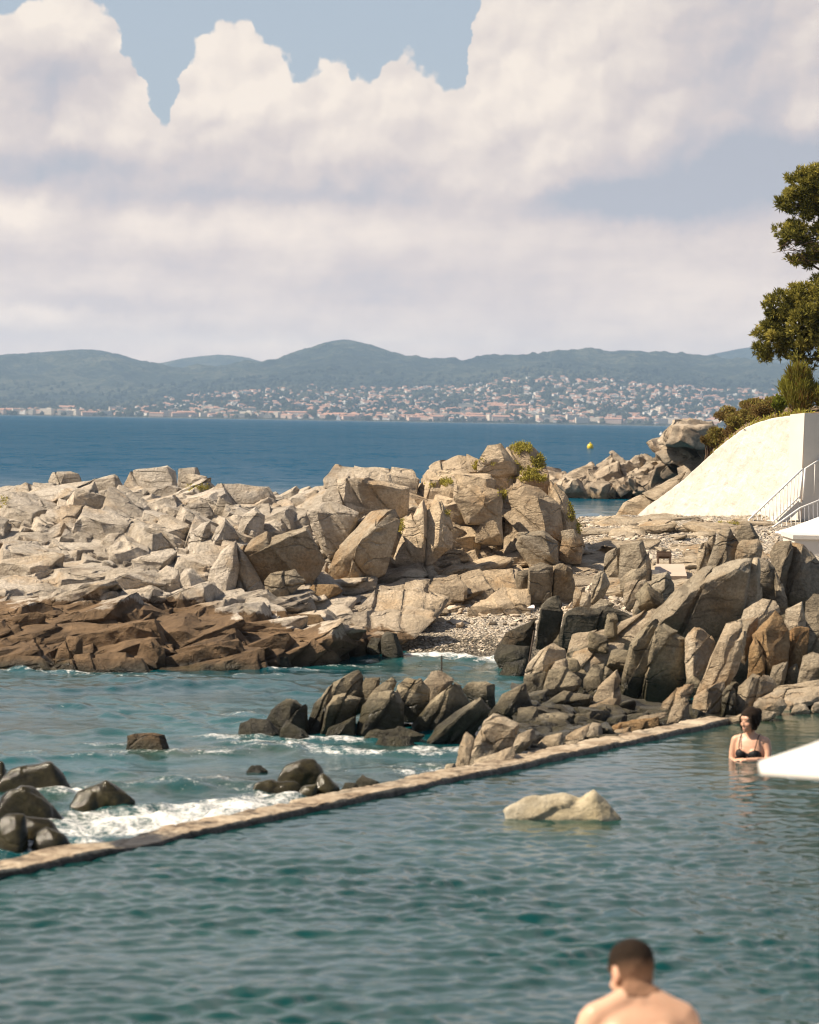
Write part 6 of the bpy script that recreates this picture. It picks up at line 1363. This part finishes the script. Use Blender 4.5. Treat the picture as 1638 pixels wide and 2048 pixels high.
def hand(sp, wrist, direction, up, side=1, curl=.6, s=1.0):
    """palm, four fingers of different length and a thumb leaving the side of the palm"""
    d_ = np.asarray(direction, float); d_ /= np.linalg.norm(d_); u = np.asarray(up, float); u -= d_ * (u @ d_); u /= np.linalg.norm(u); w = np.cross(d_, u) * side
    wrist = np.asarray(wrist, float); B = np.stack([w, d_, u], 1)
    sphere(sp, wrist + d_ * .045 * s, np.array([.040, .050, .015]) * s, B, 10)
    for k, (off, ln) in enumerate([(-.030, .062), (-.010, .074), (.010, .078), (.029, .068)]):
        p = wrist + d_ * .082 * s + w * off * s; dr = d_.copy(); ps = [p]
        for j in range(3):
            an = curl * (.5 + .35 * j) * (1 + .12 * k); dr = d_ * math.cos(an) - u * math.sin(an); p = p + dr * ln * s * (.45, .32, .25)[j]; ps.append(p)
        limb(sp, ps, np.array([.0088, .008, .0072, .006]) * s, 8)
    p = wrist + d_ * .03 * s + w * .036 * s; a = d_ * .6 + w * .75 - u * .2; a /= np.linalg.norm(a); b = d_ * .9 + w * .3 - u * .35; b /= np.linalg.norm(b)
    limb(sp, [p, p + a * .034 * s, p + a * .034 * s + b * .03 * s], np.array([.0115, .0095, .0075]) * s, 8)
def head(sp, c, Rm, s=1.0, female=False):
    """face looks along -Y of Rm; c is the middle of the skull"""
    def S(o_, r, M2=None): sphere(sp, c + Rm @ (np.array(o_) * s), np.array(r) * s, Rm if M2 is None else Rm @ M2, 14)
    S((0, .012, .025), (.076, .094, .088)); S((0, -.018, -.03), (.066, .074, .082)); S((0, -.04, -.078), (.044 if female else .05, .045, .034))
    S((0, -.077, -.092), (.022, .018, .017)); S((0, -.062, .03), (.058, .03, .03)); S((0, -.093, -.018), (.0105, .016, .026), rotm(.35, 0, 0)); S((0, -.102, -.036), (.014, .012, .010))
    S((0, -.088, -.066), (.024, .012, .0075)); S((0, -.086, -.077), (.021, .012, .008))
    for sx in (-1, 1):
        S((sx * .034, -.066, -.03), (.026, .026, .022)); S((sx * .031, -.077, .018), (.020, .012, .008)); S((sx * .077, .018, -.012), (.008, .020, .032), rotm(0, 0, sx * .35)); S((sx * .075, .010, -.036), (.008, .010, .012))
        S((sx * .031, -.074, .003), (.013, .012, .010))
def body_mesh(sp, name, vox=.009, sm_=5):
    me = remesh(sp.mesh(name), vox); co = lap_smooth(get_co(me), get_ed(me), sm_); set_co(me, co); me.polygons.foreach_set('use_smooth', np.ones(len(me.polygons), bool)); return me
def shell(src, name, pick, off, mat, parent, thick=None, lift=None):
    """a garment or hair: the picked part of the body's surface lifted off by off (array or number)"""
    co, no = get_co(src), get_no(src); q = np.array([list(p_.vertices) for p_ in src.polygons if len(p_.vertices) == 4]); sel = pick(co)
    q = q[sel[q].all(1)]; vv, qq, u = compact(co + no * (off(co)[:, None] if callable(off) else off), q)
    inn = co[u] - no[u] * .004; n = len(u); e = {}
    for f in qq:
        for a, b in zip(f, np.roll(f, -1)): e[(a, b)] = 1
    rim_ = np.array([(b, a, a + n, b + n) for a, b in e if (b, a) not in e]); me = np_mesh(name, np.vstack([vv, inn]), np.vstack([qq, qq[:, ::-1] + n, rim_]))
    return link(name, me, mat, parent)
mt, t = material('skin'); tn_ = t.attr('tint', 'Color'); n = t.noise(t.node('ShaderNodeTexCoord').outputs['Object'], 22, 5, .6)
c = t.mix(t.rng(n, .3, .7, 0, .22), tn_, t.mix(1.0, tn_, (.80, .66, .58, 1), 'MULTIPLY'))
t.out(t.pbsdf(c, .45, .4, t.bump(t.noise(t.node('ShaderNodeTexCoord').outputs['Object'], 140, 3), .15, .002), **{'Subsurface Weight': .12, 'Subsurface Scale': .02, 'Subsurface Radius': (1, .35, .2)})); M['skin'] = mt
def hair_mat(name, a, b):
    mt, t = material(name); p = t.node('ShaderNodeTexCoord').outputs['Object']; n = t.noise(t.vmath('MULTIPLY', p, (160, 160, 22)), 1, 4, .6); n2 = t.noise(p, 60, 5, .7)
    k = t.attr('fade'); c = t.mix(t.rng(n, .3, .7), a, b)
    c = t.mix(t.mul(k, t.rng(n2, .25, .75, .6, 1)), c, (.36, .20, .125, 1))
    t.out(t.pbsdf(c, .8, .12, t.bump(t.add(n, n2), .9, .010))); return mt
M['hair'] = hair_mat('dark_brown_hair', (.010, .007, .005, 1), (.035, .022, .014, 1))
M['black'] = simple('black_swimwear', (.006, .006, .007), .6, .3, 20, .2)
M['shorts'] = simple('dark_blue_cloth', (.02, .03, .06), .9, .2, 20, .2)
def tint_body(me, base, heads):
    co = get_co(me); col = np.tile(np.array(base), (len(co), 1))
    for c, Rm, s, fade in heads:
        l = ((co - c) @ Rm) / s
        def g(p_, r): return np.exp(-(((l - np.array(p_)) / np.array(r)) ** 2).sum(1))[:, None]
        col = col * (1 - .55 * g((0, -.098, -.071), (.022, .02, .009))) + np.array([.34, .09, .07]) * .55 * g((0, -.098, -.071), (.022, .02, .009))
        for sx in (-1, 1):
            k = np.clip(1.6 * g((sx * .031, -.088, .002), (.012, .03, .006)), 0, 1); col = col * (1 - .88 * k) + np.array([.02, .012, .01]) * .88 * k
            k = np.clip(1.4 * g((sx * .032, -.088, .021), (.018, .03, .005)), 0, 1); col = col * (1 - .8 * k) + np.array([.02, .012, .01]) * .8 * k
            k = g((sx * .04, -.08, -.03), (.02, .03, .02)) * .25 + g((sx * .082, .015, -.015), (.012, .03, .03)) * .35; col = col * (1 - k) + np.array([.55, .20, .13]) * k
    attr_col(me, 'tint', col)

# --- man sitting with his back to the camera (local: +Y away from the camera, origin on the seat)
mo = P(1283, 2000, 11.6); man = empty('person', (mo[0], 11.6, .18), R(5)); tag(man, 'shirtless man with short dark hair sitting with his back to the camera', 'person')
sp = Soup()
loft(sp, [(0, .0, -.02, .165, .125), (0, -.01, .06, .175, .13), (0, -.02, .16, .158, .115), (0, -.01, .25, .155, .108), (0, .01, .34, .17, .115), (0, .03, .42, .185, .118), (0, .045, .49, .19, .108), (0, .055, .535, .178, .09), (0, .065, .565, .145, .072), (0, .075, .59, .10, .062), (0, .085, .62, .066, .06), (0, .095, .66, .058, .058)])
limb(sp, [(0, .07, .575), (0, .10, .63), (0, .12, .67)], [.066, .06, .058], 18)
for sx in (-1, 1):
    limb(sp, [(sx * .05, .06, .60), (sx * .11, .05, .565), (sx * .175, .05, .525)], [.05, .052, .062])         # trapezius to shoulder
    sphere(sp, (sx * .195, .055, .495), (.058, .062, .075), n=12); sphere(sp, (sx * .085, -.035, .42), (.075, .05, .10), n=12)   # deltoid, shoulder blade
    limb(sp, [(sx * .20, .055, .49), (sx * .235, .07, .36), (sx * .25, .11, .23)], [.056, .05, .042])
    limb(sp, [(sx * .25, .11, .23), (sx * .215, .24, .20), (sx * .17, .36, .185)], [.042, .042, .027]); hand(sp, (sx * .17, .36, .185), (-sx * .3, 1, -.25), (0, .2, 1), -sx, .5)
    limb(sp, [(sx * .09, .03, .04), (sx * .12, .27, .07), (sx * .13, .47, .06)], [.09, .08, .058]); limb(sp, [(sx * .13, .47, .06), (sx * .13, .50, -.14), (sx * .13, .49, -.36)], [.058, .056, .036])
    limb(sp, [(sx * .13, .47, -.38), (sx * .135, .56, -.405), (sx * .14, .66, -.42)], [.034, .032, .022])
hc = np.array([-.02, .15, .682])   # head bowed, turned a little to the left
hR = rotm(0, 0, .30) @ rotm(-.36, .05, 0) @ rotm(0, 0, math.pi)
head(sp, hc, hR, 1.08)
bm_ = body_mesh(sp, 'body'); tint_body(bm_, (.60, .365, .245), [(hc, hR, 1.08, 0)]); link('body', bm_, M['skin'], man)
def hair_pick(co, c=hc, Rm=hR):
    l = (co - c) @ Rm; return (l[:, 2] > -.055 - .55 * np.clip(-l[:, 1] - .0, -.02, .12) * -1 * 0 + np.interp(l[:, 1], [-.1, -.06, -.03, .03, .09], [.09, .075, .03, -.02, -.06])) & (l[:, 1] > -.095) & (np.linalg.norm(l, axis=1) < .16) & ~((np.abs(l[:, 0]) > .079) & (l[:, 2] < .03))
def hair_off(co, c=hc, Rm=hR):
    l = (co - c) @ Rm; return np.interp(l[:, 2], [-.07, -.02, .04, .09], [.0015, .003, .010, .02]) + .004 * fbm(co, 40, 3, seed=3)
hs = shell(bm_, 'hair', hair_pick, hair_off, M['hair'], man); l = (get_co(hs.data) - hc) @ hR; attr(hs.data, 'fade', np.interp(l[:, 2] + .12 * np.clip(np.abs(l[:, 0]) - .05, 0, 1), [-.08, -.05, -.02, .015, .05], [1, .9, .7, .35, 0.]))
shell(bm_, 'shorts', lambda co: (co[:, 2] < .10) & (co[:, 1] < .36) & (co[:, 2] > -.2), .008, M['shorts'], man)

# --- woman standing in the pool, facing the camera (local: -Y towards the camera, origin at the waterline)
WDs = 26.9; wo_ = P(1500, 1521, WDs); wom = empty('person', (wo_[0], WDs, 0), R(-24)); tag(wom, 'dark haired woman in a black bikini standing chest deep in the pool', 'person')
sp = Soup()
loft(sp, [(0, .0, -.50, .155, .105), (0, .0, -.40, .165, .11), (0, .0, -.30, .14, .095), (0, .0, -.20, .115, .08), (0, .0, -.10, .12, .085), (0, .0, -.0, .128, .09), (0, .0, .07, .135, .092), (0, .005, .13, .14, .082), (0, .01, .175, .13, .068), (0, .012, .20, .10, .055), (0, .012, .22, .06, .045)])
limb(sp, [(0, .012, .195), (0, .0, .25), (0, -.012, .30)], [.052, .044, .044], 16)
for sx in (-1, 1):
    sphere(sp, (sx * .063, -.07, .055), (.052, .05, .05), n=12)
    limb(sp, [(sx * .04, .015, .215), (sx * .10, .015, .195), (sx * .140, .012, .175)], [.032, .034, .043])
    limb(sp, [(sx * .085, 0, -.45), (sx * .09, -.02, -.85), (sx * .09, .02, -1.2)], [.085, .055, .04])
limb(sp, [(-.146, .012, .17), (-.165, .0, .08), (-.17, -.02, -.03)], [.043, .037, .032]); limb(sp, [(-.17, -.02, -.03), (-.10, -.14, -.015), (-.03, -.19, .0)], [.032, .03, .021]); hand(sp, (-.03, -.19, .0), (1, -.1, .0), (0, -.3, 1), 1, .4, .9)
limb(sp, [(.146, .012, .17), (.172, .0, .09), (.178, -.03, .0)], [.043, .037, .032]); limb(sp, [(.178, -.03, .0), (.11, -.16, .012), (.03, -.215, .015)], [.032, .03, .021]); hand(sp, (.03, -.215, .015), (-1, .05, .0), (0, -.3, 1), -1, .4, .9)
wc, wR = np.array([0, -.02, .365]), rotm(0, 0, -.5) @ rotm(.10, .0, 0)
head(sp, wc, wR, .95, True)
bm2 = body_mesh(sp, 'body', .0075, 4); tint_body(bm2, (.62, .36, .24), [(wc, wR, .95, 0)]); link('body', bm2, M['skin'], wom)
def wl(co): return ((co - wc) @ wR) / .95
def wpick(co):
    l = wl(co); return (l[:, 2] > np.interp(l[:, 1], [-.10, -.07, -.045, -.02, .03], [.058, .05, -.05, -.085, -.10])) & (np.linalg.norm(l, axis=1) < .165)
hs = shell(bm2, 'hair', wpick, lambda co: np.interp(wl(co)[:, 1], [-.1, -.05, .05], [.006, .014, .02]) + .008 * fbm(co, 30, 3, seed=8), M['hair'], wom); attr(hs.data, 'fade', np.zeros(len(hs.data.vertices)))
sp2 = Soup(); sphere(sp2, wc + wR @ np.array([0, .10, .06]), (.045, .04, .045)); 
for sx in (-1, 1): limb(sp2, [wc + wR @ np.array([sx * .07, -.055, .03]), wc + wR @ np.array([sx * .078, -.05, -.04]), wc + wR @ np.array([sx * .066, -.05, -.10])], [.016, .013, .006], 8)
bn_ = body_mesh(sp2, 'hair_bun', .008, 2); attr(bn_, 'fade', np.zeros(len(bn_.vertices))); link('hair_bun', bn_, M['hair'], wom)
def cups(co):
    a = np.minimum(*[np.linalg.norm((co - np.array([sx * .066, -.085, .05])) / [.066, .075, .062], axis=1) for sx in (-1, 1)])
    band = (np.abs(co[:, 2] - .012) < .012) & (np.abs(co[:, 0]) < .15)
    return ((a < 1) & (co[:, 2] < .10 - .45 * np.abs(np.abs(co[:, 0]) - .075))) | band & (np.linalg.norm(co[:, :2], axis=1) < .14)
shell(bm2, 'bikini_top', cups, .005, M['black'], wom)
for sx in (-1, 1): MB().tube([(sx * .075, -.108, .095), (sx * .082, -.082, .15), (sx * .085, -.035, .212), (sx * .085, .02, .236), (sx * .08, .075, .18)], .005, 6).build('bikini_strap', M['black'], wom, smooth=True)
shell(bm2, 'bikini_bottom', lambda co: (co[:, 2] < -.33) & (co[:, 2] > -.52), .005, M['black'], wom)
